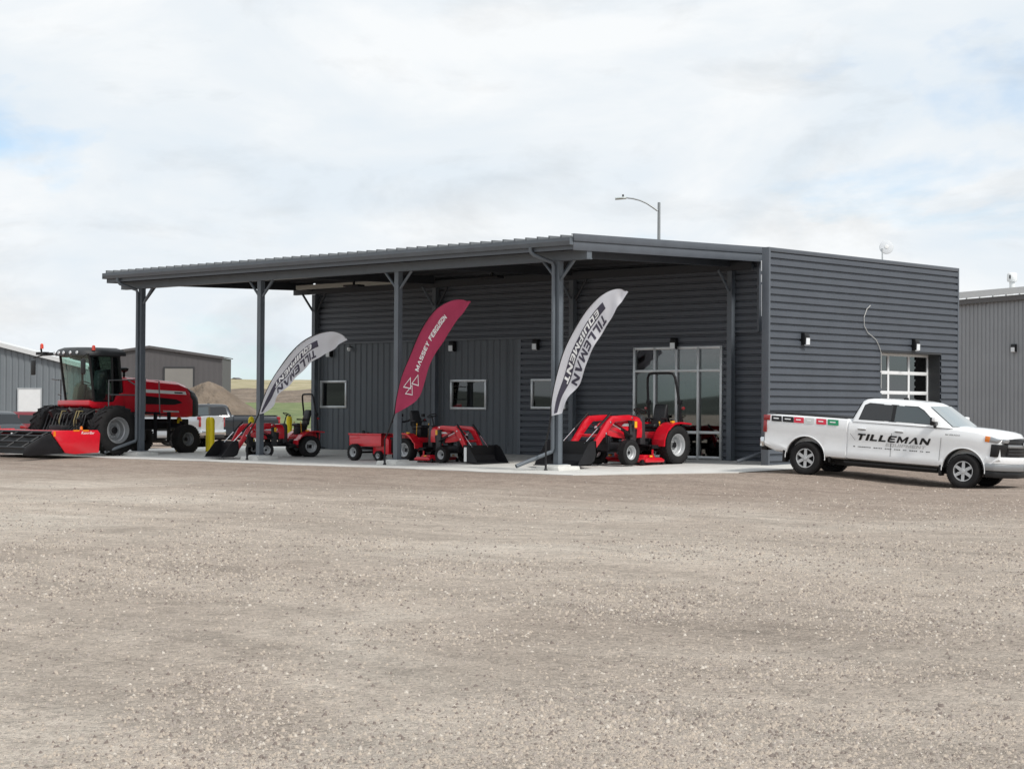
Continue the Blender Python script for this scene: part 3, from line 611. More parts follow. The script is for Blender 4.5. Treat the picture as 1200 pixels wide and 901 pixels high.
    su(MB().prism([(-.15, 1.02), (-.02, 1.06), (-.12, 1.52), (-.17, 1.66), (-.25, 1.66), (-.27, 1.5)], -.22, .22)).build('backrest', M_SEAT, T, bev=.045, seg=3)
    for s_ in (-1, 1): su(MB().tube([(-.12, s_ * .26, 1.1), (-.10, s_ * .27, 1.26), (.16, s_ * .27, 1.27)], .03, 8)).build('armrest', M_SEAT, T)
    for q, yy in enumerate((.30, -.30)): su(MB().tube([(.22, yy, .9), (.26, yy * 1.02, 1.14)], .011, 6).lathe([(0, -.03), (.022, -.02), (.025, 0), (.018, .03), (0, .035)], 10, (.26, yy * 1.02, 1.15), 'z')).build('lever', M_DECAL, T)
    sc(MB().b2(-.08, .34, -.19, .19, .86, 1.0 + sdz)).build('seat_base', M_BLK2, T, bev=.01)
    # roll bar
    zt = 2.53
    if rops_up:
        pth = [(-.40, -.56, .62), (-.36, -.57, 1.2), (-.30, -.56, 1.72), (-.22, -.52, 2.2), (-.19, -.49, 2.42), (-.18, -.42, 2.51), (-.18, -.28, zt), (-.18, .28, zt), (-.18, .42, 2.51), (-.19, .49, 2.42), (-.22, .52, 2.2), (-.30, .56, 1.72), (-.36, .57, 1.2), (-.40, .56, .62)]
    else:
        pth = [(-.40, -.50, .62), (-.38, -.50, 1.2), (-.38, -.49, 1.60), (-.62, -.47, 1.66), (-.98, -.40, 1.5), (-1.06, -.3, 1.47), (-1.06, .3, 1.47), (-.98, .40, 1.5), (-.62, .47, 1.66), (-.38, .49, 1.60), (-.38, .50, 1.2), (-.40, .50, .62)]
    rb = sc(MB().tube(pth, .036, 10)).build('roll_bar', M_BLK2, T)
    for s_ in (-1, 1):
        sc(MB().b2(-.37, -.27, s_ * .50, s_ * .62, 1.66, 1.78).b2(-.41, -.33, s_ * .51, s_ * .62, .9, 1.02)).build('hinge', M_BLK2, rb, bev=.01)
        sc(MB().lathe([(0, -.03), (.04, -.03), (.045, .0), (.04, .03), (0, .035)], 14, (-.34, s_ * .665, 1.55), 'x')).build('hazard_lamp', M_REDL, rb)
        sc(MB().b2(-.37, -.33, s_ * .58, s_ * .66, 1.53, 1.57)).build('lamp_arm', M_BLACK, rb)
    # wheels
    for s_ in (-1, 1):
        wheel(T, 0, s_ * tr, Rr, rw, Rr * .58, tread); wheel(T, wb, s_ * tf, rr, fw_, rr * .56, tread)
    sc(MB().b2(-.1, .1, -tr / k, tr / k, zc - .07, zc + .07)).build('rear_axle', M_BLK2, T)
    # loader
    xe = w_ + reach; dz = loader_dz
    armp = [(1.46, 1.20), (1.50, 1.32), (1.72, 1.36), (w_ + .52, 1.33 + dz), (w_ + .72, 1.20 + dz), (xe + .05, .30), (xe - .05, .22), (xe - .10, .27), (w_ + .54, 1.06 + dz), (w_ + .40, 1.17 + dz), (1.75, 1.21)]
    armp = [(x, z) for x, z in armp]
    for s_ in (-1, 1):
        y0 = s_ * .40
        arm = sc(MB().prism(armp, y0 - .045, y0 + .045)).build('loader_arm', M_RED, T, bev=.012)
        sc(MB().prism([(1.30, .46), (1.56, .46), (1.56, 1.26), (1.50, 1.34), (1.40, 1.30), (1.34, .9)], y0 - s_ * .14, y0 - s_ * .052)).build('loader_tower', M_DGREY, T, bev=.012)
        sc(MB().box((1.45, y0 + s_ * .05, 1.10), (.10, .015, .17))).build('warning_decal', M_DECAL, T)
        c0 = Vector((1.52, y0 - s_ * .02, .78)); c1 = Vector((w_ + .42, y0 - s_ * .02, 1.10 + dz)); mid = c0.lerp(c1, .58)
        sc(MB().tube([c0, mid], .032, 8)).build('lift_cylinder', M_BLK2, arm); sc(MB().tube([mid, c1], .017, 8)).build('lift_rod', M_CHROME, arm)
        c0 = Vector((w_ + .56, y0 + s_ * .01, 1.40 + dz)); c1 = Vector((xe + .14, y0 + s_ * .01, .60)); mid = c0.lerp(c1, .5)
        sc(MB().tube([c0, mid], .034, 8)).build('tilt_cylinder', M_BLK2, arm); sc(MB().tube([mid, c1], .018, 8)).build('tilt_rod', M_CHROME, arm)
        for q in range(4):
            pz = [(w_ + .60, 1.16 + dz), (w_ + .78, .86 + dz * .6), (xe - .02, .36), (1.6, 1.28)][q]
            sc(MB().lathe([(.03, 0), (.03, s_ * .016), (0, s_ * .02)], 10, (pz[0], y0 + s_ * .045, pz[1]))).build('pin', M_CHROME, arm)
        sc(MB().tube([(w_ + .45, y0, 1.22 + dz), (w_ + .2, y0 * .7, 1.12), (1.6, y0 * .75, .9)], .012, 6)).build('hose', M_BLACK, arm)
    sc(MB().tube([(w_ + .80, -.40, .80 + dz * .5), (w_ + .80, .40, .80 + dz * .5)], .045, 10)).build('cross_tube', M_RED, T)
    sc(MB().b2(xe - .03, xe + .06, -.55, .55, .18, .62)).build('quick_attach', M_BLK2, T, bev=.01)
    # bucket: curved shell with end plates
    h = bk / 2 / k
    out = [(xe + .08, .66), (xe + .05, .30), (xe + .12, .12), (xe + .28, .035), (xe + .80, .02)]; inn = [(xe + .79, .04), (xe + .29, .06), (xe + .15, .14), (xe + .085, .31), (xe + .115, .65)]
    bkt = MB()
    for i in range(4): bkt.prism([out[i], out[i + 1], inn[3 - i], inn[4 - i]], -h, h)
    for s_ in (-1, 1): bkt.prism([(xe + .08, .67), (xe + .05, .30), (xe + .12, .115), (xe + .28, .03), (xe + .80, .015), (xe + .76, .10), (xe + .36, .62), (xe + .2, .68)], s_ * h, s_ * (h - .015))
    bo = sc(bkt).build('bucket', M_BLK2, T, smooth=30)
    sc(MB().b2(xe + .70, xe + .84, -h - .004, h + .004, .008, .03)).build('cutting_edge', M_DGREY, bo)
    sc(MB().b2(xe + .02, xe + .04, h * .05, h * .35, .60, .64)).build('bucket_decal', M_DECAL, bo)
    if deck:
        xm = w_ * .5 + .04; hw = .74
        dk = sc(MB().prism([(xm - .42, .07), (xm + .36, .07), (xm + .40, .13), (xm + .30, .20), (xm - .30, .20), (xm - .44, .14)], -hw, hw)).build('mower_deck', M_RED, T, bev=.02)
        sc(MB().prism([(xm - .30, .19), (xm + .22, .19), (xm + .16, .27), (xm - .22, .27)], -hw * .72, hw * .72)).build('deck_cover', M_RED, dk, bev=.015)
        for s_ in (-1, 1):
            for xx in (-.46, .42): sc(MB().lathe([(.0, -.03), (.07, -.03), (.07, .03), (0, .03)], 14, (xm + xx, s_ * (hw - .08), .08))).build('gauge_wheel', M_BLK2, dk)
            sc(MB().b2(xm - .02, xm + .02, s_ * (hw - .1), s_ * (hw - .06), .2, .42)).build('lift_link', M_RED, dk)
            sc(MB().b2(xm + .1, xm + .2, s_ * (hw - .03), s_ * (hw + .006), .22, .26)).build('deck_decal', M_DECAL, dk)
    # three point hitch
    sc(MB().tube([(-.38, .22, .42), (-.85, .28, .36)], .022, 6).tube([(-.38, -.22, .42), (-.85, -.28, .36)], .022, 6).b2(-.62, -.36, -.05, .05, .3, .36)).build('hitch', M_BLK2, T)
    return T
yaw = lambda dx, dy: math.atan2(dy, dx)
tA = make_tractor((-2.68 - .62, -.70, slab_z(-1.3)), yaw(0, -1), 'largest red loader tractor with tall roll bar in front of the glass storefront', 1., 1.9, .535, .345, 'turf', bk=1.55, rw=.36, fw_=.24, tr=.62, tf=.58, reach=1.48)
tB = make_tractor((-9.9, -4.1 + .5, slab_z(-3.6)), yaw(1, 0.0), 'small red loader tractor beside the red feather flag, bucket towards the storefront', .78, 1.5, .34, .232, 'turf', rops_up=False, bk=1.27, rw=.28, fw_=.2, tr=.46, tf=.46, sdz=.24)
for o_ in tB.children:
    if o_.name.startswith('bucket'): MB().b2(1.5 + .78 * 1.35, 1.5 + .78 * 1.47, -.655, -.640, .06, .46).build('white_reflector', M_WHITE, o_)
tC = make_tractor((-15.36 - .45, -3.07 + .11, slab_z(-3.4)), yaw(-.245, -.969), 'small red loader tractor with raised roll bar beside the yellow bollards', .78, 1.5, .335, .232, 'turf', deck=False, bk=1.27, rw=.28, fw_=.2, tr=.46, tf=.46, sdz=.24)
# ------------------------------------------------------------------ red dump cart
def make_cart(loc, rz_):
    T = empty('utility_cart', loc, rz_, 'small red two-wheeled dump cart hitched behind the tractor by the red flag', 'cart')
    b = MB(); t = .02; x0, x1, hw, z0, z1 = -.62, .78, .42, .42, .80
    b.b2(x0, x1, -hw, hw, z0, z0 + t).b2(x0, x1, hw - t, hw, z0 + t, z1).b2(x0, x1, -hw, -hw + t, z0 + t, z1).b2(x0, x0 + t, -hw + t, hw - t, z0 + t, z1).b2(x1 - t, x1, -hw + t, hw - t, z0 + t, z1)
    b.b2(x0 - .02, x1 + .02, hw, hw + .025, z1 - .05, z1 + .002).b2(x0 - .02, x1 + .02, -hw - .025, -hw, z1 - .05, z1 + .002)
    bx = b.build('box', M_RED, T, bev=.006)
    MB().b2(x0 - .012, x0 - .001, hw - .14, hw - .0, z0 + .08, z0 + .34).b2(x0 - .012, x0 + .1, hw + .001, hw + .008, z0 + .08, z0 + .32).build('white_reflector', M_WHITE, bx)
    MB().prism([(.30, .20), (.98, .20), (.98, .62), (.80, .74), (.30, .74)], -.30, .34).build('tool_housing', M_RED, T, bev=.012)
    MB().b2(.38, .58, .342, .35, .40, .45).b2(.66, .78, .342, .35, .40, .45).b2(.70, .84, .342, .352, .62, .68).build('yellow_decal', M_DECAL, T)
    MB().b2(.92, 1.12, -.2, .26, .24, .70).tube([(1.0, .27, .3), (1.0, .27, .85)], .02, 6).build('engine', M_BLK2, T, bev=.015)
    MB().b2(.96, 1.06, .262, .30, .36, .62).build('valve_block', M_ALU, T, bev=.01)
    MB().tube([(-.5, 0, .36), (1.9, 0, .34)], .035, 8).tube([(-.5, .3, .36), (.9, .3, .34)], .025, 8).tube([(-.3, -.44, .24), (-.3, .44, .24)], .03, 8).tube([(1.35, .05, .34), (1.45, .1, .03)], .02, 6).build('frame', M_BLK2, T)
    for s_ in (-1, 1): wheel(T, -.28, s_ * .50, .245, .19, .14, 'lug'); 
    for s_ in (-1, 1): wheel(T, .62, s_ * .36, .15, .12, .08, 'turf')
    MB().lathe([(0, 0), (.06, 0), (.05, .08), (0, .09)], 10, (-.35, -.1, z1), 'z').build('knob', M_BLACK, T)
    return T
make_cart((-11.65, -4.25 + .5, slab_z(-3.9)), 0)
# ------------------------------------------------------------------ feather flags
def flag(post_i, left, right, scale, off, mcol, mpole, label, deco, seed, name='feather_flag', ripple=.03):
    base = Vector((PX[post_i] + .09, PY - .56, slab_z(PY)))
    wd = Vector((.97, .24, 0)).normalized(); nrm = Vector((wd.y, -wd.x, 0))
    T = empty(name, base, 0, label, 'flag', 'feather flags on the canopy posts')
    pl = lambda q: on_plane(off[0] + q[0] / scale, off[1] + q[1] / scale, base, nrm) - base
    Lp = [pl(q) for q in left]; Rp = [pl(q) for q in right]; N = len(Lp) - 1
    def samp(A, v):
        t = v * N; i = min(int(t), N - 1); f = t - i
        p0, p1, p2, p3 = A[max(i - 1, 0)], A[i], A[i + 1], A[min(i + 2, N)]
        return .5 * ((2 * p1) + (p2 - p0) * f + (2 * p0 - 5 * p1 + 4 * p2 - p3) * f * f + (3 * p1 - p0 - 3 * p2 + p3) * f * f * f)
    def surf(u, v, o=0.):
        a, b = samp(Lp, v), samp(Rp, v)
        rp = ripple * u * (math.sin(v * 17 + seed) * 1.0 + .6 * math.sin(v * 37 + u * 3 + seed)) + .02 * math.sin(u * 5 + v * 9)
        rp *= 1 - ss(.85, 1, v)
        return a.lerp(b, u) + nrm * (rp + o)
    nu, nv = 10, 60; b = MB()
    b.v = [tuple(surf(i / nu, j / nv)) for j in range(nv + 1) for i in range(nu + 1)]
    b.f = [(j * (nu + 1) + i, j * (nu + 1) + i + 1, (j + 1) * (nu + 1) + i + 1, (j + 1) * (nu + 1) + i) for j in range(nv) for i in range(nu)]
    bo = b.build('banner', mcol, T, smooth=80)
    pole = [(0, 0, .02), (0, 0, .7), tuple(Lp[0] * .5 + Vector((0, 0, 0)))] + [tuple(samp(Lp, v) - wd * .02) for v in np.linspace(0, .97, 26)]
    pole[2] = tuple(Vector((0, 0, .7)).lerp(Lp[0], .6))
    MB().tube(pole, [.022] * 4 + list(np.linspace(.02, .008, len(pole) - 4)), 8).build('pole', mpole, T)
    MB().lathe([(.05, 0), (.05, .02), (.03, .05), (.03, .3), (0, .3)], 12, axis='z').build('ground_socket', M_BLK2, T)
    def strip(u0f, u1f, v0, v1, m, nm, o=.006, nseg=40):
        q = MB()
        for j in range(nseg + 1):
            v = v0 + (v1 - v0) * j / nseg
            q.v += [tuple(surf(u0f, v, o)), tuple(surf(u0f + (u1f - u0f) * .5, v, o)), tuple(surf(u1f, v, o))]
        q.f = [(3 * j + i, 3 * j + i + 1, 3 * j + i + 4, 3 * j + i + 3) for j in range(nseg) for i in (0, 1)]
        return q.build(nm, m, bo, smooth=80)
    deco(surf, strip, bo); return T
M_FW = mat('flag_white', (.88, .88, .92), .85, 0, .04, 2); M_FP = mat('flag_print', (.055, .05, .075), .85); M_FR = mat('flag_red', (.56, .06, .14), .8, 0, .12, 1.5); M_FT = mat('flag_white_print', (.8, .8, .8), .85)
for mm in (M_FW, M_FR):                                                  # thin cloth lets light through
    t = mm.node_tree; b = t.nodes['Principled BSDF']; tr_ = t.nodes.new('ShaderNodeBsdfTranslucent'); tr_.inputs[0].default_value = (.7, .7, .78, 1) if mm is M_FW else (.66, .09, .2, 1)
    ms = t.nodes.new('ShaderNodeMixShader'); ms.inputs[0].default_value = .42; o = t.nodes['Material Output']; t.links.new(b.outputs[0], ms.inputs[1]); t.links.new(tr_.outputs[0], ms.inputs[2]); t.links.new(ms.outputs[0], o.inputs[0])
def deco_white(va, vb):
    def d(surf, strip, bo):
        strip(.27, .55, .02, vb + .035, M_FP, 'dark_band')
        vm = lambda t: vb - (vb - va) * t
        lettering('lettering', 'TILLEMAN', lambda a, c: surf(.62 + .30 * c, vm(a), .008), M_FP, bo, bold=.025, shear=.25, space=1.2)
        lettering('lettering', 'EQUIPMENT', lambda a, c: surf(.31 + .20 * c, vb - .02 - (vb - va - .02) * a, .012), M_FT, bo, bold=.015, shear=.25, space=1.15)
    return d
def deco_red(surf, strip, bo):
    lettering('lettering', 'MASSEY FERGUSON', lambda a, c: surf(.60 - .18 * c, .275 + .40 * a, .008), M_FT, bo, bold=.03, shear=.1, space=1.15)
    q = MB()                                                             # three outlined triangles
    def tri(cu, cv, su, sv, t=.26):
        P3 = [(cu - su, cv), (cu + su * .55, cv - sv), (cu + su * .55, cv + sv)]; C3 = (sum(p[0] for p in P3) / 3, sum(p[1] for p in P3) / 3)
        I3 = [(p[0] + (C3[0] - p[0]) * t, p[1] + (C3[1] - p[1]) * t) for p in P3]
        o = len(q.v); q.v.extend([tuple(surf(*p, .008)) for p in P3 + I3])
        for i in range(3): q.f.append((o + i, o + (i + 1) % 3, o + 3 + (i + 1) % 3, o + 3 + i))
    # apexes towards the banner top: build along v
    def triv(cu, cv, su, sv, t=.24):
        P3 = [(cu, cv + sv), (cu - su, cv - sv), (cu + su, cv - sv)]; C3 = (cu, cv - sv / 3)
        I3 = [(p[0] + (C3[0] - p[0]) * t, p[1] + (C3[1] - p[1]) * t) for p in P3]
        o = len(q.v); q.v.extend([tuple(surf(p[0], p[1], .008)) for p in P3 + I3])
        for i in range(3): q.f.append((o + i, o + (i + 1) % 3, o + 3 + (i + 1) % 3, o + 3 + i))
    triv(.34, .205, .17, .030); triv(.62, .232, .17, .030); triv(.50, .172, .17, .028)
    q.build('emblem', M_FT, bo, smooth=0)
flag(3, [(35, 860), (40, 760), (70, 610), (115, 450), (175, 320), (255, 190), (340, 100), (410, 60), (470, 48), (525, 65)], [(100, 842), (142, 740), (215, 650), (262, 520), (310, 415), (360, 320), (410, 240), (455, 170), (490, 118), (525, 65)], 5.457, (640, 330), M_FW, M_BLACK, 'white feather flag with dark lettering on the post before the largest tractor', deco_white(.20, .64), 1.)
flag(2, [(45, 845), (60, 740), (95, 590), (150, 450), (210, 300), (275, 190), (340, 120), (420, 78), (490, 65), (563, 78)], [(52, 838), (185, 755), (245, 640), (285, 510), (340, 405), (390, 322), (440, 243), (485, 185), (525, 132), (563, 78)], 5.81, (455, 340), M_FR, M_BLACK, 'red feather flag with white lettering and triangle emblem', deco_red, 2., ripple=.018)
flag(1, [(95, 800), (140, 660), (200, 530), (270, 420), (350, 310), (440, 220), (530, 165), (620, 135), (700, 130), (770, 155), (812, 195)], [(130, 790), (200, 735), (262, 640), (350, 560), (410, 480), (500, 395), (575, 345), (640, 305), (700, 265), (760, 225), (812, 195)], 6.93, (290, 370), M_FW, M_BLACK, 'white feather flag bent far over beside the small tractor with raised roll bar', deco_white(.20, .60), 4., ripple=.05)
# ------------------------------------------------------------------ road vehicles
def ring(x0, x1, w, z, cr, bulge=.05):
    R = [(x0, -w + cr, z), (x0 + cr * .3, -w + cr * .3, z), (x0 + cr, -w, z), ((x0 + x1) / 2, -w - .006, z), (x1 - cr, -w, z), (x1 - cr * .3, -w + cr * .3, z)]
    F = [(x1 + bulge * (1 - (q / 2.5) ** 2), q / 2.5 * (w - cr), z) for q in (-2, -1, 0, 1, 2)]
    return R + F + [(p[0], -p[1], p[2]) for p in R[::-1]]
def body_sec(x, w, zb, zt, cr=.02, sh=1.):
    H = zt - zb; h = [(0, zb), (w - .12, zb), (w - .03, zb + .04), (w, zb + .12 * H), (w - .02, zb + .22 * H), (w - .02, zb + .57 * H), (w, zb + .73 * H), (w - .012, zb + .87 * H), (w - .045, zt - .035), (w - .11, zt), (w * .45, zt + cr * .8)]
    return [(x, y, z) for y, z in h] + [(x, 0, zt + cr)] + [(x, -y, z) for y, z in h[:0:-1]]
def nose(mb, amt=.24):
    mb.v = [(x + amt * (1 - min(1, abs(y)) ** 2.2) * ss(3.85, 4.65, x), y, z) for x, y, z in mb.v]; return mb
def make_vehicle(T, spec, paint, gls, gld, detail=True):
    """parts: body, cabin (> windows), wheels, lamps, bumpers. +x forward, origin under the rear axle"""
    wb, r, tw, ty = spec['wb'], spec['r'], spec['tw'], spec['ty']
    body = MB().loft([body_sec(*q) for q in spec['secs']])
    if spec is PICK: nose(body)
    body = body.build('body', paint, T, smooth=40)
    cut = MB()
    for x in (0, wb):
        for s_ in (-1, 1): cut.lathe([(spec['arch'], s_ * (ty - tw * .75)), (spec['arch'], s_ * 1.3)], 36, (x, 0, r + .02))
    boolcut(body, cut.build('c', None, T))
    for x in (0, wb):
        for s_ in (-1, 1):
            a_ = spec['arch'] - .012; m = MB(); pr = []
            for q in np.linspace(R_(-12), R_(192), 20): pr.append((x + a_ * math.cos(q), r + .02 + a_ * math.sin(q)))
            y0, y1 = s_ * (ty - tw * .75 + .004), s_ * (ty + .075); o = len(m.v)
            m.v += [(p[0], y0, p[1]) for p in pr] + [(p[0], y1, p[1]) for p in pr]; n = len(pr)
            m.f += [(i, i + 1, n + i + 1, n + i) for i in range(n - 1)]; m.build('wheel_well', M_BLACK, body)
            MB().tube([(x + (a_ + .02) * math.cos(q), s_ * spec['lip'], r + .02 + (a_ + .02) * math.sin(q)) for q in np.linspace(R_(-4), R_(184), 26)], .011, 6).build('arch_lip', paint, body)
    g_ = spec['glass']                                                   # z0,z1 rings
    cab = MB().loft([ring(*q) for q in spec['cabin']]).build('cabin', paint, T, smooth=40)
    (xa0, xa1, wa, za, _), (xb0, xb1, wb_, zb_, _) = spec['cabin'][0][:5], spec['cabin'][1][:5]
    yz = lambda z: wa + (wb_ - wa) * (z - za) / (zb_ - za)
    xf = lambda z: xa1 + (xb1 - xa1) * (z - za) / (zb_ - za)
    xr = lambda z: xa0 + (xb0 - xa0) * (z - za) / (zb_ - za)
    for s_ in (-1, 1):
        for poly, mt in spec['side']:
            for grow, oo, mm, nm in ((.022, .004, M_BLACK, 'window_trim'), (0, .010, gld if mt else M_GLF, 'side_window')):
                cx = sum(p[0] for p in poly) / len(poly); cz = sum(p[1] for p in poly) / len(poly); b = MB(); pl = []
                for x, z in poly:
                    d = math.hypot(x - cx, z - cz); pl.append((x + (x - cx) / d * grow, z + (z - cz) / d * grow))
                n = len(pl); b.v = [(x, s_ * (yz(z) + oo), z) for x, z in pl] + [(x, s_ * (yz(z) - .02), z) for x, z in pl]
                b.f = [tuple(range(n)), tuple(range(n, 2 * n))] + [(i, (i + 1) % n, n + (i + 1) % n, n + i) for i in range(n)]
                b.build(nm, mm, cab, smooth=0)
    z0, z1 = g_
    def screen(fx, sg, nm, zz0, zz1, mm, bulge):
        b = MB(); nc = 8; rows_ = 4
        for j in range(rows_ + 1):
            z = zz0 + (zz1 - zz0) * j / rows_; hw = yz(z) - .075
            for i in range(nc + 1):
                y = -hw + 2 * hw * i / nc; b.v.append((fx(z) + sg * (.012 + bulge * (1 - (y / (yz(z) + .01)) ** 2)), y, z + .004))
        b.f = [(j * (nc + 1) + i, j * (nc + 1) + i + 1, (j + 1) * (nc + 1) + i + 1, (j + 1) * (nc + 1) + i) for j in range(rows_) for i in range(nc)]
        b.build(nm, mm, cab, smooth=60)
    screen(xf, 1, 'windscreen', z0, z1, gls, .05); screen(xr, -1, 'rear_window', z0 + .02, z1 - .02, gld, .0)
    for x, st in ((0, 0), (wb, 0)):
        for s_ in (-1, 1): wheel(T, x, s_ * ty, r, tw, r * spec['rim'], 'road', 'alloy')
    MB().b2(-.3, wb + .3, -.45, .45, r * .7, r * 1.25).tube([(0, -ty + .1, r), (0, ty - .1, r)], .06, 8).tube([(wb, -ty + .1, r), (wb, ty - .1, r)], .05, 8).build('underbody', M_BLACK, T)
    return body, cab
PICK = dict(wb=3.99, r=.41, tw=.27, ty=.855, arch=.515, rim=.58, lip=.99,
    secs=[(-1.14, .93, .66, 1.40), (-1.10, .985, .62, 1.425), (-.8, 1.0, .52, 1.44), (-.3, 1.005, .47, 1.445), (.5, 1.005, .46, 1.445), (1.045, 1.0, .46, 1.445), (1.06, .97, .46, 1.43), (1.085, .97, .46, 1.42), (1.10, 1.0, .46, 1.415), (2.2, 1.008, .45, 1.405), (3.3, 1.005, .45, 1.40, .03), (3.62, 1.005, .45, 1.40, .05), (4.2, 1.0, .46, 1.365, .06), (4.56, .985, .47, 1.32, .06), (4.70, .965, .62, 1.28, .06), (4.78, .93, .68, 1.20, .04)],
    cabin=[(1.115, 3.70, .975, 1.39, .10), (1.33, 2.98, .80, 1.895, .10), (1.40, 2.86, .755, 1.945, .12), (1.52, 2.66, .66, 1.975, .16), (1.7, 2.4, .45, 1.985, .2)],
    glass=(1.43, 1.875), side=[([(1.34, 1.46), (2.14, 1.455), (2.14, 1.845), (1.55, 1.85), (1.44, 1.80)], 1), ([(2.23, 1.455), (3.26, 1.45), (3.23, 1.50), (2.90, 1.76), (2.76, 1.83), (2.23, 1.845)], 0)])
def make_pickup(loc, rot, label, paint, trimc, full=True, grp=None):
    T = empty('pickup_truck', loc, 0, label, 'pickup truck', grp); T.rotation_euler = rot
    body, cab = make_vehicle(T, PICK, paint, M_GLS, M_GLD)
    MB().b2(-1.06, 1.02, -.90, .90, 1.452, 1.474).build('bed_cover', M_BLACK, T, bev=.006)
    for s_ in (-1, 1):
        y = s_ * 1.0
        MB().b2(-1.155, -.99, s_ * .93, s_ * 1.006, 1.28, 1.41).b2(-1.152, -1.06, s_ * .93, s_ * .998, .98, 1.28).build('tail_light', M_REDL, body, bev=.012)
        nose(MB().prism([(4.56, 1.13), (4.76, 1.12), (4.79, 1.21), (4.58, 1.27)], s_ * .82, s_ * .99).prism([(4.56, 1.13), (4.80, 1.12), (4.83, 1.21), (4.58, 1.26)], s_ * .66, s_ * .82)).build('headlight', mat('lamp_cluster', (.34, .36, .38), .1, .3, coat=.8), body, bev=.015)
        nose(MB().prism([(4.47, 1.14), (4.575, 1.13), (4.60, 1.26), (4.48, 1.275)], s_ * .90, s_ * .998)).build('turn_signal', M_AMB, body, bev=.01)
        nose(MB().prism([(4.60, .80), (4.76, .80), (4.80, 1.09), (4.62, 1.09)], s_ * .67, s_ * .985)).build('side_vent', M_BLACK, body, bev=.01)
        # mirror
        m = MB().box((3.27, s_ * 1.12, 1.53), (.13, .26, .19)); mo = m.build('mirror', M_BLACK, T, bev=.03)
        MB().box((3.30, s_ * 1.135, 1.58), (.10, .245, .12)).build('mirror_cap', paint, mo, bev=.03)
        MB().tube([(3.25, s_ * .97, 1.40), (3.26, s_ * 1.04, 1.46)], .04, 8).build('mirror_arm', M_BLACK, mo)
        MB().add([(2.09, s_ * .965, 1.445), (2.28, s_ * .965, 1.445), (2.28, s_ * .822, 1.858), (2.09, s_ * .822, 1.858)], [(0, 1, 2, 3)]).build('door_pillar', M_BLACK, cab, smooth=0)
        # door seams and handles
        for pth in ([(2.19, .62), (2.19, 1.40)], [(3.40, .62), (3.42, 1.38)], [(1.28, .95), (1.14, 1.38)]):
            (xa, za), (xb, zb) = pth; MB().add([(xa, s_ * 1.0125, za), (xa + .010, s_ * 1.0125, za), (xb + .010, s_ * 1.0125, zb - .22 if xb > 2 else 1.1), (xb, s_ * 1.0095, zb - .22 if xb > 2 else 1.1)], [(0, 1, 2, 3)]).build('door_seam', M_DGREY, body, smooth=0)
        for xh in (1.38, 2.32):
            MB().box((xh + .06, s_ * 1.018, 1.235), (.21, .03, .035)).build('door_handle', paint, body, bev=.01); MB().box((xh + .06, s_ * 1.009, 1.21), (.2, .008, .018)).build('handle_recess', M_DGREY, body)
        MB().prism([(1.0, .42), (3.38, .42), (3.36, .36), (1.05, .36)], s_ * .86, s_ * .99).build('side_step', M_BLACK, T, bev=.015)
        MB().b2(-.60, -.52, s_ * .74, s_ * .985, .28, .62).build('mud_flap', M_BLACK, T, bev=.01); MB().b2(3.40, 3.47, s_ * .74, s_ * .985, .26, .60).build('mud_flap', M_BLACK, T, bev=.01)
        MB().b2(.60, .66, s_ * .74, s_ * .97, .36, .62).build('mud_flap', M_BLACK, T, bev=.01)
    # bumpers, grille
    rb = MB().prism([(-1.12, -.98), (-1.24, -.95), (-1.30, -.6), (-1.30, .6), (-1.24, .95), (-1.12, .98)], .62, .86, 'z').build('rear_bumper', trimc, T, bev=.03)
    MB().b2(-1.31, -1.15, -.7, .7, .52, .66).build('bumper_step', M_BLACK, rb, bev=.02)
    fb = nose(MB().prism([(4.5, -1.0), (4.72, -.98), (4.88, -.78), (4.96, -.4), (4.97, 0), (4.96, .4), (4.88, .78), (4.72, .98), (4.5, 1.0)], .47, .64, 'z')).build('front_bumper', mat('bumper_grey', (.30, .31, .32), .35, .5), T, bev=.025)
    nose(MB().prism([(4.5, -.985), (4.70, -.96), (4.86, -.76), (4.93, -.4), (4.94, 0), (4.93, .4), (4.86, .76), (4.70, .96), (4.5, .985)], .64, .80, 'z')).build('bumper_upper', paint, fb, bev=.02)
    nose(MB().prism([(4.5, -.98), (4.70, -.95), (4.85, -.74), (4.92, -.4), (4.92, .4), (4.85, .74), (4.70, .95), (4.5, .98)], .31, .47, 'z')).build('valance', M_BLACK, fb, bev=.02)
    gr = nose(MB().prism([(4.6, -.66), (4.80, -.66), (4.87, -.35), (4.88, 0), (4.87, .35), (4.80, .66), (4.6, .66)], .80, 1.22, 'z')).build('grille', M_BLACK, T, bev=.015)
    nose(MB().prism([(4.7, -.665), (4.81, -.665), (4.885, -.35), (4.895, 0), (4.885, .35), (4.81, .665), (4.7, .665)], 1.02, 1.09, 'z')).build('grille_bar', mat('bumper_grey', (.3, .31, .32)), gr, bev=.01)
    for z in (.87, .94, 1.15): nose(MB().prism([(4.7, -.65), (4.805, -.65), (4.875, -.35), (4.885, 0), (4.875, .35), (4.805, .65), (4.7, .65)], z, z + .02, 'z')).build('grille_slat', M_DGREY, gr)
    MB().prism([(-.16, -.035), (-.05, -.035), (-.05, -.06), (.05, -.06), (.05, -.035), (.16, -.035), (.13, .035), (.05, .035), (.05, .06), (-.05, .06), (-.05, .035), (-.13, .035)], 0, .02, 'x').build('emblem', M_CHROME, gr).location = (5.135, 0, 1.115)
    MB().b2(5.205, 5.222, -.16, .16, .48, .64).build('number_plate', M_WHITE, fb)
    MB().box((2.15, 0, 2.005), (.12, .04, .05)).build('roof_fin', M_BLACK, cab, bev=.012)
    MB().b2(1.16, 1.17, -.14, .14, 1.86, 1.9).build('brake_light', M_REDL, cab)
    return T, body
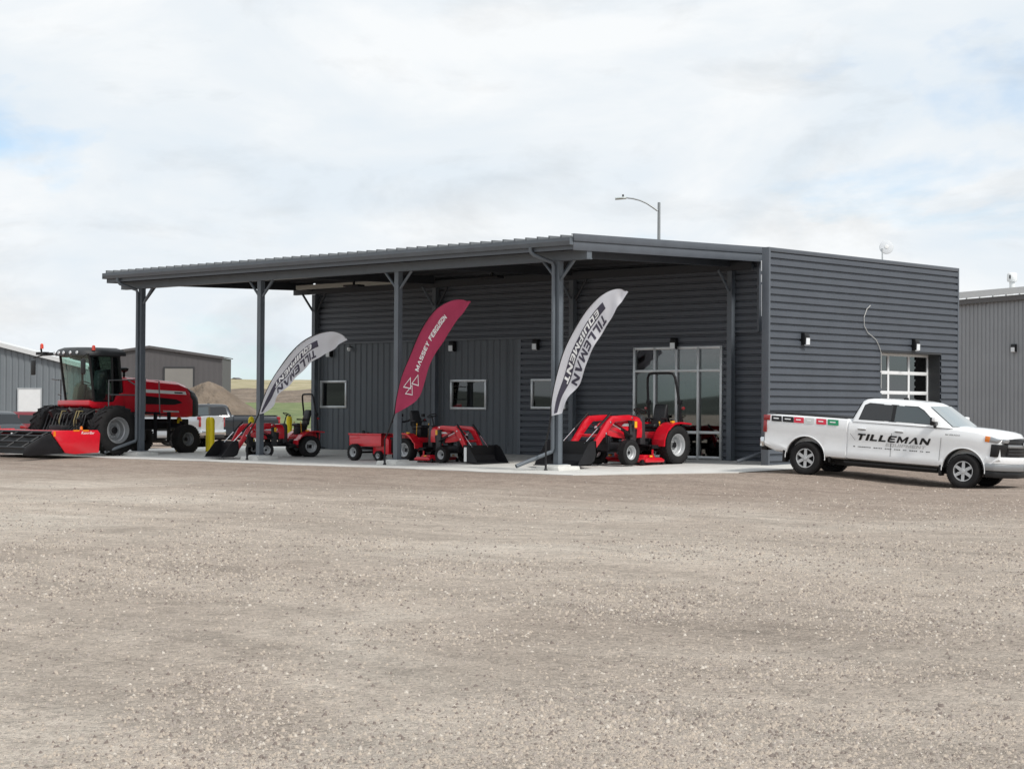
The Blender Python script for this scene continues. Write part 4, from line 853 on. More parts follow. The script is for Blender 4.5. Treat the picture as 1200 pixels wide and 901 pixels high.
M_TW = mat('truck_white', (.80, .81, .82), .3, 0, .02, 3, coat=.6)
rc = Vector((3.385, -3.142, 0)); fc = Vector((7.287, -2.326, 0)); hd = (fc - rc).normalized(); lf = Vector((-hd.y, hd.x, 0))
_za, _zb = ground_z(rc.x, rc.y), ground_z(fc.x, fc.y)
tp_ = rc + lf * .93
T, tb = make_pickup((tp_.x, tp_.y, _za - .004), (0, math.atan2(_za - _zb, 3.98), math.atan2(hd.y, hd.x)), 'white crew-cab pickup truck with black door lettering by the ribbed side wall', M_TW, M_CHROME)
ys = -1.0125
sy = lambda z: -.992 - .022 * ss(.97, 1.13, z)
side = lambda x0, x1, z0, z1: (lambda a, c: (x0 + (x1 - x0) * a, sy(z0 + (z1 - z0) * c), z0 + (z1 - z0) * c))
lettering('lettering', 'TILLEMAN', side(1.30, 3.18, .955, 1.115), M_BLACK, tb, bold=.03, shear=.3, space=1.22)
lettering('lettering', 'EQUIPMENT', side(2.05, 3.06, .855, .93), mat('decal_grey', (.5, .5, .5), .5), tb, bold=0, shear=.2)
fp = MB(); q_ = random.Random(2); x_ = 1.24
while x_ < 3.2:                                                         # a line of print too small to read
    w__ = q_.uniform(.02, .05); fp.add([(x_, -.992, .785), (x_ + w__, -.992, .785), (x_ + w__, -.992, .805), (x_, -.992, .805)], [(0, 1, 2, 3)]); x_ += w__ + (.012 if q_.random() < .85 else .07)
tag(fp.build('fine_print', M_DGREY, tb, smooth=0), kind='stuff')
lettering('lettering', 'SILVERADO', side(3.52, 3.88, 1.225, 1.258), M_DGREY, tb, bold=.01, own=False)
for i, (x0, x1, c) in enumerate(((-.93, -.66, M_BLACK), (-.63, -.34, M_BLACK), (-.33, -.07, mat('decal_red', (.6, .02, .05), .4)), (-.04, .2, mat('decal_silver', (.55, .57, .56), .4)), (.26, .52, mat('decal_red', (0, 0, 0))), (.56, .84, mat('decal_green', (.01, .25, .11), .4)))):
    d = MB().add([(x0, ys + .009, 1.265), (x1, ys + .009, 1.265), (x1 - .02, ys + .009 + .0, 1.40), (x0 - .02, ys + .009, 1.40)], [(0, 1, 2, 3)]); 
    d.v = [(x, -1.0135 + (.028 if z > 1.3 else 0), z) for x, y, z in d.v]; dd = d.build('brand_decal', c, tb, smooth=0)
    b = MB().add([(x0 + .05, -1.010, 1.325), (x1 - .08, -1.010, 1.325), (x1 - .085, -1.004, 1.35), (x0 + .045, -1.004, 1.35)], [(0, 1, 2, 3)]); b.build('decal_print', M_WHITE, dd, smooth=0)
SUV = dict(wb=2.75, r=.35, tw=.23, ty=.79, arch=.42, rim=.6, lip=.92,
    secs=[(-.98, .80, .50, .98), (-.94, .90, .42, 1.02), (-.5, .93, .34, 1.04), (.5, .935, .30, 1.03), (1.9, .935, .30, 1.0), (2.5, .93, .32, .98, .03), (3.1, .91, .34, .92, .05), (3.5, .86, .36, .82, .05), (3.62, .74, .42, .70, .03)],
    cabin=[(-.86, 2.38, .90, .98, .10), (-.60, 1.48, .70, 1.50, .14), (-.50, 1.25, .64, 1.57, .16), (-.3, 1.0, .5, 1.60, .2), (0, .8, .3, 1.61, .2)],
    glass=(1.03, 1.48), side=[([(-.52, 1.1), (-.1, 1.05), (-.1, 1.42), (-.34, 1.42)], 1), ([(-.02, 1.05), (.78, 1.045), (.78, 1.455), (-.02, 1.44)], 1), ([(.86, 1.045), (1.95, 1.04), (1.42, 1.42), (1.2, 1.46), (.86, 1.46)], 1)])
def make_suv(loc, rz_, label, paint, grp):
    T = empty('parked_car', loc, rz_, label, 'car', grp); body, cab = make_vehicle(T, SUV, paint, M_GLS, M_GLD)
    for s_ in (-1, 1):
        MB().b2(-1.0, -.86, s_ * .55, s_ * .915, .84, .97).build('tail_light', M_REDL, body, bev=.02); MB().b2(3.42, 3.6, s_ * .55, s_ * .86, .66, .78).build('headlight', M_LENS, body, bev=.02)
        MB().box((1.72, s_ * 1.0, 1.1), (.1, .2, .13)).build('mirror', paint, body, bev=.03)
        for x in (.0, .82, 1.85): MB().b2(x - .004, x + .004, s_ * .93, s_ * .938, .42, .98).build('door_seam', M_DGREY, body)
    MB().b2(-1.05, -.9, -.82, .82, .36, .56).build('rear_bumper', M_DGREY, T, bev=.03); MB().b2(-1.012, -.985, -.26, .26, .66, .80).build('number_plate', M_WHITE, body); MB().b2(3.5, 3.66, -.7, .7, .36, .6).build('front_bumper', M_DGREY, T, bev=.03)
    return T
def on_ground(px, py):
    z = -.15
    for _ in range(6): p = on_plane(px, py, (0, 0, z), Vector((0, 0, 1))); z = ground_z(p.x, p.y)
    return p
def set_at(px, D):
    d = ray(px, 500); p = CAM + d * D; return Vector((p.x, p.y, ground_z(p.x, p.y)))
cg = 'cars parked beyond the canopy'
h_ = lambda right, toward: math.atan2((RX * right - FX * toward).y, (RX * right - FX * toward).x)   # heading: to picture right, towards viewer
p = set_at(222, 82); make_pickup(p, (0, 0, h_(-.93, -.38)), 'silver pickup truck parked behind the red windrower with its tail to the bollards', mat('car_silver', (.48, .50, .52), .3, .5, coat=.5), M_CHROME, grp=cg)
p = set_at(297, 92); make_pickup(p, (0, 0, h_(-.96, .25)), 'dark grey crew-cab pickup truck parked near the dirt mound', mat('car_graphite', (.035, .04, .047), .3, .4, coat=.6), M_DGREY, grp=cg)
p = set_at(-6, 84); make_suv(p, h_(-.82, -.55), 'slate grey car parked beside the red car by the grey shed', mat('car_slate', (.07, .08, .09), .3, .4, coat=.5), cg)
p = set_at(44, 90); make_suv(p, h_(-.80, .15), 'dark red car parked in front of the grey shed', mat('car_maroon', (.17, .012, .02), .3, .2, coat=.6), cg)
p = set_at(178, 100); make_suv(p, h_(-.97, .15), 'white car parked far behind the red windrower', mat('car_white', (.7, .71, .72), .3, coat=.5), cg)
# ------------------------------------------------------------------ windrower
def make_windrower(loc, rz_):
    T = empty('windrower', loc, rz_, 'large red self-propelled windrower with glass cab and mowing header', 'windrower')
    ty = 1.75
    MB().b2(-3.9, .35, -.55, .55, .80, 1.16).b2(-.25, .25, -1.45, 1.45, .72, 1.02).b2(-3.25, -3.05, -1.2, 1.2, .84, 1.02).b2(.2, .5, -1.0, 1.0, 1.16, 1.5).b2(.3, 1.1, -.35, .35, .7, .95).build('chassis', M_BLK2, T, bev=.03)
    m = MB(); rr = random.Random(5)
    for i in range(16): m.box((rr.uniform(-.1, .75), rr.uniform(-1.1, 1.0), rr.uniform(.9, 1.5)), (rr.uniform(.06, .22), rr.uniform(.08, .2), rr.uniform(.1, .3)), (rr.random(), rr.random(), 0))
    for i in range(12): y = -1.1 + i * .2; m.tube([(.3, y, 1.45), (.62, y + rr.uniform(-.1, .1), 1.3), (.75, y, .95), (1.0, y * .8, .72)], .022, 6)
    m.build('hydraulics', M_BLK2, T)
    for y in (.55, .7, -.3): MB().tube([(.42, y, 1.4), (.66, y + .05, 1.42), (.74, y, 1.1), (.72, y, .8)], .02, 6).build('hose', mat('hose_tan', (.25, .22, .1), .5), T)
    for s_ in (-1, 1):
        wheel(T, 0, s_ * ty, .80, .60, .43, 'lug', rim=mat('windrower_rim', (.36, .37, .38), .4, .3))
        wheel(T, -3.2, s_ * 1.32, .49, .36, .23, 'turf', rim=mat('caster_rim', (.22, .225, .23), .5, .2))
        MB().b2(-3.3, -3.1, s_ * 1.08, s_ * 1.14, .4, 1.0).b2(-3.26, -3.14, s_ * 1.02, s_ * 1.2, .95, 1.1).build('caster_fork', M_BLK2, T, bev=.01)
        MB().b2(-.30, .30, s_ * 1.25, s_ * 1.44, .55, 1.2).build('drive_leg', M_BLK2, T, bev=.03)
    # engine hood
    def sec(x, w, zb, zt):
        h = [(w * .98, zb), (w, zb + .1), (w, zt - .3), (w * .95, zt - .12), (w * .8, zt - .03), (w * .4, zt), (0, zt)]
        return [(x, y, z) for y, z in h] + [(x, -y, z) for y, z in h[-2::-1]]
    hood = MB().loft([sec(-.98, .9, 1.36, 2.56), sec(-1.3, .92, 1.34, 2.57), sec(-2.4, .93, 1.28, 2.50), sec(-3.2, .93, 1.22, 2.45), sec(-3.55, .92, 1.22, 2.34), sec(-3.80, .88, 1.26, 2.08)]).build('engine_hood', M_RED, T, smooth=40)
    MB().loft([sec(-3.72, .885, 1.26, 2.24), sec(-3.95, .85, 1.24, 2.16), sec(-4.12, .78, 1.28, 2.0), sec(-4.14, .7, 1.4, 1.8)]).build('rear_screen', M_BLACK, T, smooth=40)
    for s_ in (-1, 1):
        MB().prism([(-1.55, 1.66), (-3.0, 1.64), (-3.35, 1.72), (-3.1, 1.83), (-1.75, 1.95)], s_ * .90, s_ * .937).build('side_vent', M_BLACK, hood, bev=.01)
        MB().prism([(-1.7, 2.05), (-3.5, 1.99), (-3.46, 2.10), (-1.7, 2.16)], s_ * .925, s_ * .936).build('white_stripe', M_WHITE, hood)
        MB().prism([(-2.55, 1.40), (-3.2, 1.385), (-3.18, 1.44), (-2.53, 1.455)], s_ * .92, s_ * .937).build('badge', M_RIM, hood)
    MB().prism([(-3.0, 2.035), (-3.34, 2.025), (-3.33, 2.07), (-2.99, 2.08)], .930, .9385).build('stripe_print', M_DGREY, hood)
    # cab floor skirt (red)
    MB().prism([(-1.0, 1.42), (.28, 1.52), (.42, 1.60), (.40, 1.78), (.16, 1.72), (-.55, 1.72), (-.72, 1.95), (-1.0, 2.05)], -.92, .92).build('cab_skirt', M_RED, T, bev=.03)
    # cab glass box
    def q(pts, nm, th=.012):
        b = MB(); v = [Vector(p) for p in pts]; n_ = (v[1] - v[0]).cross(v[2] - v[0]).normalized() * th; k = len(v)
        b.v = [tuple(p) for p in v] + [tuple(p + n_) for p in v]; b.f = [tuple(range(k)), tuple(range(k, 2 * k))] + [(i, (i + 1) % k, k + (i + 1) % k, k + i) for i in range(k)]
        return b.build(nm, G_CAB, cabo, smooth=0)
    fr = MB(); zf, zt = 1.74, 3.24
    cor = {}
    for s_ in (-1, 1):
        A = Vector((.14, s_ * .82, zf)); Bq = Vector((.36, s_ * .84, zt)); C = Vector((-.55, s_ * .86, zf)); D = Vector((-.50, s_ * .86, zt)); E_ = Vector((-.95, s_ * .80, 2.0)); F = Vector((-.82, s_ * .80, zt)); cor[s_] = (A, Bq, C, D, E_, F)
        fr.tube([A, Bq], .045, 8).tube([C, D], .04, 8).tube([E_, F], .05, 8).tube([A, C, E_], .04, 8).tube([Bq, D, F], .04, 8)
    fr.tube([cor[-1][0], cor[1][0]], .045, 8).tube([cor[-1][4], cor[1][4]], .045, 8).b2(-.94, .2, -.82, .82, 1.68, 1.74)
    cabo = fr.build('cab', M_BLACK, T)
    A1, B1, C1, D1, E1, F1 = cor[1]; A0, B0, C0, D0, E0, F0 = cor[-1]
    n_ = 6                                                              # curved front glass
    b = MB()
    for j in range(n_ + 1):
        t = j / n_; 
        for lo, hi in ((A0.lerp(A1, t), B0.lerp(B1, t)),):
            bul = .14 * (1 - (2 * t - 1) ** 2); b.v += [(lo.x + bul, lo.y, lo.z), (hi.x + bul, hi.y, hi.z)]
    b.f = [(2 * j, 2 * j + 2, 2 * j + 3, 2 * j + 1) for j in range(n_)]; b.build('front_glass', G_CAB, cabo, smooth=60)
    for s_ in (-1, 1):
        A, Bq, C, D, E_, F = cor[s_]; q((A, Bq, D, C) if s_ > 0 else (A, C, D, Bq), 'door_glass'); q((C, D, F, E_) if s_ > 0 else (C, E_, F, D), 'quarter_glass')
    q((E0, E1, F1, F0), 'rear_glass')
    rf = MB().loft([[(x, y, z) for x, y in ((-1.02, -.92), (-.2, -.98), (.5, -.92), (.72, -.55), (.78, 0), (.72, .55), (.5, .92), (-.2, .98), (-1.02, .92))] for z in (3.24, 3.34)] + [[(-.15 + (x + .15) * .93, y * .92, 3.44) for x, y in ((-1.02, -.92), (-.2, -.98), (.5, -.92), (.72, -.55), (.78, 0), (.72, .55), (.5, .92), (-.2, .98), (-1.02, .92))], [(-.15 + (x + .15) * .75, y * .72, 3.51) for x, y in ((-1.02, -.92), (-.2, -.98), (.5, -.92), (.72, -.55), (.78, 0), (.72, .55), (.5, .92), (-.2, .98), (-1.02, .92))]]).build('cab_roof', M_DGREY, T, smooth=50)
    for y in (-.62, -.32, .02, .34, .66): MB().lathe([(0, .03), (.05, .03), (.055, 0), (.0, 0)], 12, (.80 - .14 * abs(y), y, 3.33), 'x').build('work_light', M_LENS, rf)
    for x, y in ((.25, .92), (.62, -1.55)):
        MB().lathe([(.06, 0), (.06, .05), (.055, .14), (.03, .17), (0, .175)], 12, (x, y, 3.40 if y > 0 else 3.49), 'z').build('beacon', mat('beacon_red', (.7, .06, .03), .25, coat=.6), rf)
    MB().tube([(.5, -.9, 3.32), (.62, -1.55, 3.34), (.62, -1.6, 3.50)], .035, 8).b2(.5, .72, -1.75, -1.3, 3.28, 3.38).build('beacon_arm', M_BLACK, rf)
    for s_ in (-1, 1):
        MB().tube([(.42, s_ * .9, 3.29), (.75, s_ * 1.3, 3.26), (.78, s_ * (1.8 if s_ < 0 else 1.15), 3.19)], .022, 6).build('mirror_arm', M_BLACK, rf)
        MB().box((.78, s_ * (1.8 if s_ < 0 else 1.12), 2.86), (.06, .24, .5)).build('mirror', M_BLACK, rf, bev=.05, seg=3)
    # interior
    MB().prism([(-.70, 1.74), (-.18, 1.74), (-.14, 2.12), (-.5, 2.16), (-.60, 2.78), (-.74, 2.80), (-.72, 2.1)], -.26, .26).build('seat', M_SEAT, cabo, bev=.05)
    MB().tube([(.0, 0, 1.74), (-.08, 0, 2.3)], .05, 8).tube([(-.10 + .19 * math.cos(a) * .9, .2 * math.sin(a), 2.33 + .19 * math.cos(a) * .35) for a in np.linspace(0, 6.28, 18)[:-1]], .018, 6, closed=True).build('steering_wheel', M_BLACK, cabo)
    MB().prism([(-.5, 1.74), (.05, 1.74), (-.02, 2.2), (-.15, 2.36), (-.5, 2.2)], -.62, -.34).build('console', mat('cab_beige', (.30, .31, .25), .6), cabo, bev=.03)
    MB().b2(-.93, -.86, -.74, .74, 1.8, 2.35).build('rear_panel', mat('cab_beige', (.3, .31, .25)), cabo)
    # platform, rails, ladder on the near side
    pf = MB().b2(-1.9, .1, .94, 1.62, 1.34, 1.40).build('platform', M_BLK2, T)
    rl = MB()
    def rail(pts): rl.tube(pts, .022, 8)
    rail([(.1, 1.58, 1.4), (.1, 1.58, 2.42), (-.9, 1.58, 2.46), (-1.1, 1.58, 2.46), (-1.1, 1.58, 1.4)]); rail([(.1, 1.58, 1.95), (-1.1, 1.58, 1.95)])
    rail([(-1.35, 1.56, 1.4), (-1.35, 1.56, 2.5), (-1.9, 1.56, 2.42), (-1.95, 1.56, 1.2)]); rail([(-1.1, 1.58, 2.2), (-1.1, .95, 2.44)])
    rail([(-.1, -1.5, 1.4), (-.1, -1.5, 2.46), (.3, -1.4, 2.48), (.34, -.95, 2.44)]); rail([(-.1, -1.5, 1.96), (.32, -1.0, 1.96)])
    rl.build('handrail', mat('rail_grey', (.10, .105, .11), .4), T)
    ld = MB()
    for k in range(4): ld.b2(-2.3, -1.75, 1.5, 1.66, .50 + k * .27, .54 + k * .27)
    ld.b2(-2.32, -2.28, 1.5, 1.66, .45, 1.4).b2(-1.77, -1.73, 1.5, 1.66, .45, 1.4).build('ladder', M_BLK2, T)
    MB().lathe([(.045, 2.4), (.045, 2.72), (.09, 2.74), (.15, 2.78), (.16, 2.86), (.1, 2.89), (0, 2.9)], 16, (-1.35, .35, 0), 'z').build('air_intake', M_BLACK, T)
    MB().tube([(-1.75, .55, 2.35), (-1.75, .55, 2.75), (-1.75, .56, 2.9), (-1.72, .6, 3.02)], [.055, .055, .085, .07], 12).build('exhaust', M_CHROME, T)
    MB().tube([(-2.35, 0, 2.4), (-2.3, 0, 2.52), (-1.5, 0, 2.54)], .03, 8).build('hood_rail', M_BLACK, T)
    # header
    H = 2.45
    hd_ = MB().b2(1.05, 1.9, -H + .06, H - .06, .74, .79).build('header', M_RED, T, bev=.015)
    ep = [(1.05, .10), (1.95, .06), (2.30, .10), (2.80, .72), (2.75, .80), (1.10, .82), (1.0, .7)]
    for s_ in (-1, 1): MB().prism(ep, s_ * (H - .05), s_ * H).build('end_panel', M_RED, hd_, bev=.015)
    MB().b2(1.05, 1.12, -H + .06, H - .06, .12, .73).b2(1.15, 2.5, -H + .06, H - .06, .10, .16).build('header_back', M_BLK2, hd_)
    MB().tube([(2.72, -H + .05, .75), (2.72, H - .05, .75)], .045, 10).build('front_tube', M_BLK2, hd_); MB().tube([(2.55, -H + .05, .42), (2.55, H - .05, .42)], .06, 10).build('roller', M_BLK2, hd_)
    MB().tube([(2.25, -H + .06, .2), (2.25, H - .06, .2)], .07, 8).build('cutter_bar', M_BLK2, hd_)
    # black curtain frame hinged ahead of the header, lower at its front
    cf = MB()
    for s_ in (-1, 1): MB().prism([(2.34, .10), (2.83, .72), (3.05, .66), (3.75, .30), (3.80, .05), (3.60, .02)], s_ * (H - .055), s_ * (H - .02)).build('side_divider', M_BLK2, hd_, bev=.01)
    cf = MB()
    for x, z, r_ in ((3.05, .63, .04), (3.40, .45, .035), (3.72, .27, .04)): cf.tube([(x, -H + .06, z), (x, H - .06, z)], r_, 8)
    for y in np.linspace(-H + .3, H - .3, 6): cf.tube([(2.75, y, .74), (3.05, y, .63), (3.72, y, .27)], .025, 6)
    cf.build('curtain_frame', M_BLK2, hd_)
    MB().add([(3.0, -H + .08, .62), (3.0, H - .08, .62), (3.10, H - .08, .06), (3.10, -H + .08, .06)], [(0, 1, 2, 3)]).build('curtain', M_BLACK, hd_)
    for x in (1.9, 1.55): MB().box((x, H + .002, .80), (.22, .012, .05)).build('reflector', M_AMB, hd_)
    MB().box((2.70, H + .004, .70), (.08, .012, .16)).build('reflector', M_AMB, hd_); MB().box((2.76, -H + .02, .80), (.1, .1, .06)).build('reflector', M_AMB, hd_)
    lettering('lettering', 'RazorBar', lambda a, c: (1.72 - .50 * a, H + .006, .69 + .085 * c), M_WHITE, hd_, shear=.3, own=False)
    MB().lathe([(0, .0), (.05, 0), (.04, .1), (0, .12)], 10, (1.35, 1.9, .82), 'z').build('beacon', M_AMB, hd_)
    MB().tube([(2.95, .4, .72), (2.95, .4, .42)], .03, 6).build('marker', M_WHITE, hd_)
    return T
make_windrower((-23.43, -6.0, slab_z(-4.8)), yaw(0, -1))
# ------------------------------------------------------------------ bollards
def bollard(x, y, label):
    z = max(ground_z(x, y), slab_z(y)); e = empty('bollard', (x, y, z), 0, label, 'bollard', 'yellow bollards along the end of the canopy')
    MB().lathe([(.105, 0), (.105, 1.05), (.098, 1.11), (.07, 1.16), (.035, 1.185), (0, 1.19)], 20, axis='z').build('sleeve', M_YEL, e, smooth=50); MB().lathe([(.125, -.002), (.125, .012), (.106, .013)], 20, axis='z').build('collar', M_DGREY, e)
bl = ('yellow bollard tucked behind the small rear wheel of the windrower', 'rearmost of two yellow bollards standing close together by the small tractor bucket', 'front one of two yellow bollards standing close together by the small tractor bucket', 'yellow bollard seen over the hood of the tractor with raised roll bar', 'yellow bollard seen between steering wheel and seat of the tractor with raised roll bar')
for (x, y), lb in zip(((-22.9, -2.50), (-22.15, -1.80), (-21.4, -2.26), (-21.6, -.40), (-21.9, 1.55)), bl): bollard(x, y, lb)
# ------------------------------------------------------------------ background buildings
M_SHED = mat('shed_grey', (.17, .19, .205), .5, 0, .05, .5); M_TAUPE = mat('taupe_steel', (.092, .087, .09), .6, 0, .06, .3); M_RB = mat('mid_grey_siding', (.27, .278, .29), .5, 0, .06, .7)
M_TAN = mat('tan_door', (.23, .22, .205), .6, 0, .05, .6)
def shed(name, label, corner_l, corner_r, ze_l, ze_r, peak, depth, mw, mr, pitch, ribs, zb=-.5, trim=None):
    """gable end between two ground points; peak = (fraction along, z)"""
    e = empty(name, (0, 0, 0), 0, label, 'building'); a = Vector((corner_l.x, corner_l.y, 0)); c = Vector((corner_r.x, corner_r.y, 0)); L = (c - a).length; d = (c - a) / L; back = Vector((-d.y, d.x, 0))
    e.location = a; e.rotation_euler = (0, 0, math.atan2(d.y, d.x))      # local x along the wall, y away
    zt = lambda x: (ze_l + (peak[1] - ze_l) * x / (peak[0] * L)) if x < peak[0] * L else (peak[1] + (ze_r - peak[1]) * (x - peak[0] * L) / max(1e-6, (1 - peak[0]) * L))
    m = MB(); pr = prof(0, L, pitch, ribs)
    if 0 < peak[0] < 1: pr = sorted(pr + [(peak[0] * L, 0)])
    for t, dd in pr: m.v += [(t, -dd, zb), (t, -dd, zt(t))]
    m.f = [(2 * i, 2 * i + 1, 2 * i + 3, 2 * i + 2) for i in range(len(pr) - 1)]; m.build('gable_wall', mw, e, smooth=20)
    for x in (0, L):
        s = MB(); pq = prof(0, depth, pitch, ribs); sg = -1 if x == 0 else 1
        for t, dd in pq: s.v += [(x + sg * dd, t, zb), (x + sg * dd, t, zt(x))]
        s.f = [(2 * i, 2 * i + 1, 2 * i + 3, 2 * i + 2) for i in range(len(pq) - 1)]; s.build('side_wall', mw, e, smooth=20)
    MB().add([(0, depth, zb), (L, depth, zb), (L, depth, zt(L)), (peak[0] * L, depth, peak[1]), (0, depth, zt(0))], [(0, 1, 2, 3, 4)]).build('rear_wall', mw, e, smooth=0)
    pk = peak[0] * L; r = MB(); xs_ = [-.15, pk, L + .15] if 0 < peak[0] < 1 else [-.15, L + .15]
    for x0, x1 in zip(xs_, xs_[1:]):
        z0, z1 = zt(max(0, x0)) , zt(min(L, x1)); r.prism([(x0, z0 + .02), (x1, z1 + .02), (x1, z1 + .10), (x0, z0 + .10)], -.18, depth + .15)
    ro = r.build('roof', mr, e)
    t = MB()
    for x0, x1 in zip(xs_, xs_[1:]):
        z0, z1 = zt(max(0, x0)), zt(min(L, x1)); t.prism([(x0, z0 - .1), (x1, z1 - .1), (x1, z1 + .11), (x0, z0 + .11)], -.22, -.185)
    t.build('rake_trim', trim or mr, ro); return e, L
M_WTR = mat('pale_trim', (.62, .63, .63), .5)
pa, pb = at_depth(-95, 480, 94), at_depth(100, 480, 94)
zA = at_depth(0, 403.5, 94).z; slope_px = .27
e, L = shed('grey_shed', 'blue grey metal shed with pale roof edge behind the windrower cab', pa, pb, at_depth(-95, 379, 94).z, at_depth(100, 430.5, 94).z, (0.0, at_depth(-95, 379, 94).z), 3, M_SHED, M_WTR, .3, .03, trim=M_WTR)
x0 = (at_depth(22, 480, 94) - pa).length; x1 = (at_depth(48, 480, 94) - pa).length
MB().b2(x0, x1, -.09, -.04, -.3, at_depth(30, 456, 94).z).build('garage_door', M_WHITE, e); MB().b2(x0 - .06, x0, -.1, -.03, -.3, at_depth(30, 455, 94).z).b2(x1, x1 + .06, -.1, -.03, -.3, at_depth(30, 455, 94).z).b2(x0 - .06, x1 + .06, -.101, -.031, at_depth(30, 456, 94).z, at_depth(30, 454.6, 94).z).build('door_frame', M_ALU, e)
D_ = 160; pa, pb = at_depth(84, 480, D_), at_depth(260, 480, D_)
e, L = shed('taupe_warehouse', 'wide dark taupe warehouse with low gable behind the dirt mound', pa, pb, at_depth(84, 419.5, D_).z, at_depth(264.5, 419.5, D_).z, (.515, at_depth(174, 406.5, D_).z), 5, M_TAUPE, M_TAUPE, .45, .008)
x0, x1 = (at_depth(193, 480, D_) - pa).length, (at_depth(226, 480, D_) - pa).length; zt_ = at_depth(200, 431.5, D_).z
MB().b2(x0, x1, -.08, -.03, -.3, zt_).build('roller_door', M_TAN, e); MB().b2(x0 - .12, x0, -.1, -.025, -.3, zt_ + .12).b2(x1, x1 + .12, -.1, -.025, -.3, zt_ + .12).b2(x0, x1, -.1, -.025, zt_, zt_ + .12).build('door_frame', M_DGREY, e)
# grey building to the right: gable end parallel to the showroom front, roof rising to the right
ya = on_plane(1118, 400, at_depth(1125, 362, 82), Vector((0, 1, 0))); yb = on_plane(1420, 400, at_depth(1125, 362, 82), Vector((0, 1, 0)))
zl = at_depth(1118, 355.5, (ya - CAM).dot(FX)).z; slp = .042; Lr = yb.x - ya.x
e, L = shed('grey_outbuilding', 'mid grey metal building with pale roof edge beyond the white pickup truck', ya, yb, zl, zl, (.5, zl + slp * Lr / 2), 16, M_RB, mat('roof_pale', (.42, .44, .45), .5), .19, .03, trim=mat('brown_trim', (.10, .095, .095), .5))
gtr = MB(); pk = L / 2; gtr.prism([(-.2, zl + .16), (pk, zl + slp * L / 2 + .16), (pk, zl + slp * L / 2 + .42), (-.2, zl + .42)], -.30, -.19); gtr.build('pale_flashing', M_WTR, e)
rib = MB()
for i in range(30): rib.b2(i * .62 * 1., i * .62 + .07, -.1, 15.8, 0, .09)
rib.v = [(x, y, z + zl + slp * x + .1) for x, y, z in rib.v]; rib.build('roof_rib', M_WTR, e)
vp = on_plane(1186, 347, at_depth(1125, 362, 86), Vector((0, 1, 0))); vz = vp.z - .3
VT = empty('vent_pipe', (vp.x, vp.y, vz), 0, 'pale round vent pipe with cap on the grey outbuilding roof', 'vent')
MB().lathe([(.12, 0), (.12, .95), (.0, .96)], 16, axis='z').build('pipe', M_WHITE, VT, smooth=50); MB().lathe([(.0, .92), (.2, .93), (.22, 1.0), (.22, 1.25), (.16, 1.32), (0, 1.34)], 16, axis='z').build('cap', M_WHITE, VT, smooth=50); MB().box((.02, -.215, 1.13), (.06, .04, .16)).build('slot', M_BLACK, VT)
wl = on_plane(1189, 408, (0, ya.y - .03, 0), Vector((0, 1, 0))); wall_lamp(wl, 0, 'black wall lamp on the mid grey building beyond the pickup truck')
# ------------------------------------------------------------------ street lamp
sb = at_depth(771, 480, 100); tz = at_depth(771, 237, 100).z; gz = ground_z(sb.x, sb.y)
SLm = empty('street_lamp', (sb.x, sb.y, gz), 0, 'tall grey street lamp with curved arm rising behind the canopy roof', 'street lamp')
MB().tube([(0, 0, 0), (0, 0, tz - gz)], [.13, .075], 12).build('pole', mat('galvanised', (.27, .29, .30), .45, .4), SLm)
o0 = Vector((sb.x, sb.y, 0)); arm = [at_depth(x, y, 100) - Vector((sb.x, sb.y, gz)) for x, y in ((770.5, 247), (765, 243), (758, 238.5), (750, 235), (742, 233), (734, 232))]
MB().tube(arm, [.05, .05, .045, .04, .04, .035], 8).build('arm', mat('galvanised', (.27, .29, .3)), SLm)
l0, l1 = arm[-1], at_depth(721, 233, 100) - Vector((sb.x, sb.y, gz)); dv = (l1 - l0).normalized()
hd = MB(); n_ = 7; secs = []
for i in range(n_):
    t = i / (n_ - 1); wdt = .05 + .13 * math.sin(min(1, t * 1.5) * math.pi * .5) * (1 if t < .8 else .8); c = l0.lerp(l1, t); sd_ = dv.cross(Vector((0, 0, 1))).normalized()
    secs.append([tuple(c + sd_ * wdt * math.cos(a) + Vector((0, 0, 1)) * (.07 * math.sin(a))) for a in np.linspace(0, 2 * math.pi, 11)[:-1]])
hd.loft(secs).build('lamp_head', mat('lamp_head', (.42, .46, .46), .4), SLm); cc = l0.lerp(l1, .3); MB().lathe([(.05, 0), (.05, .12), (0, .14)], 8, (cc.x, cc.y, cc.z + .06), 'z').build('photocell', M_DGREY, SLm)
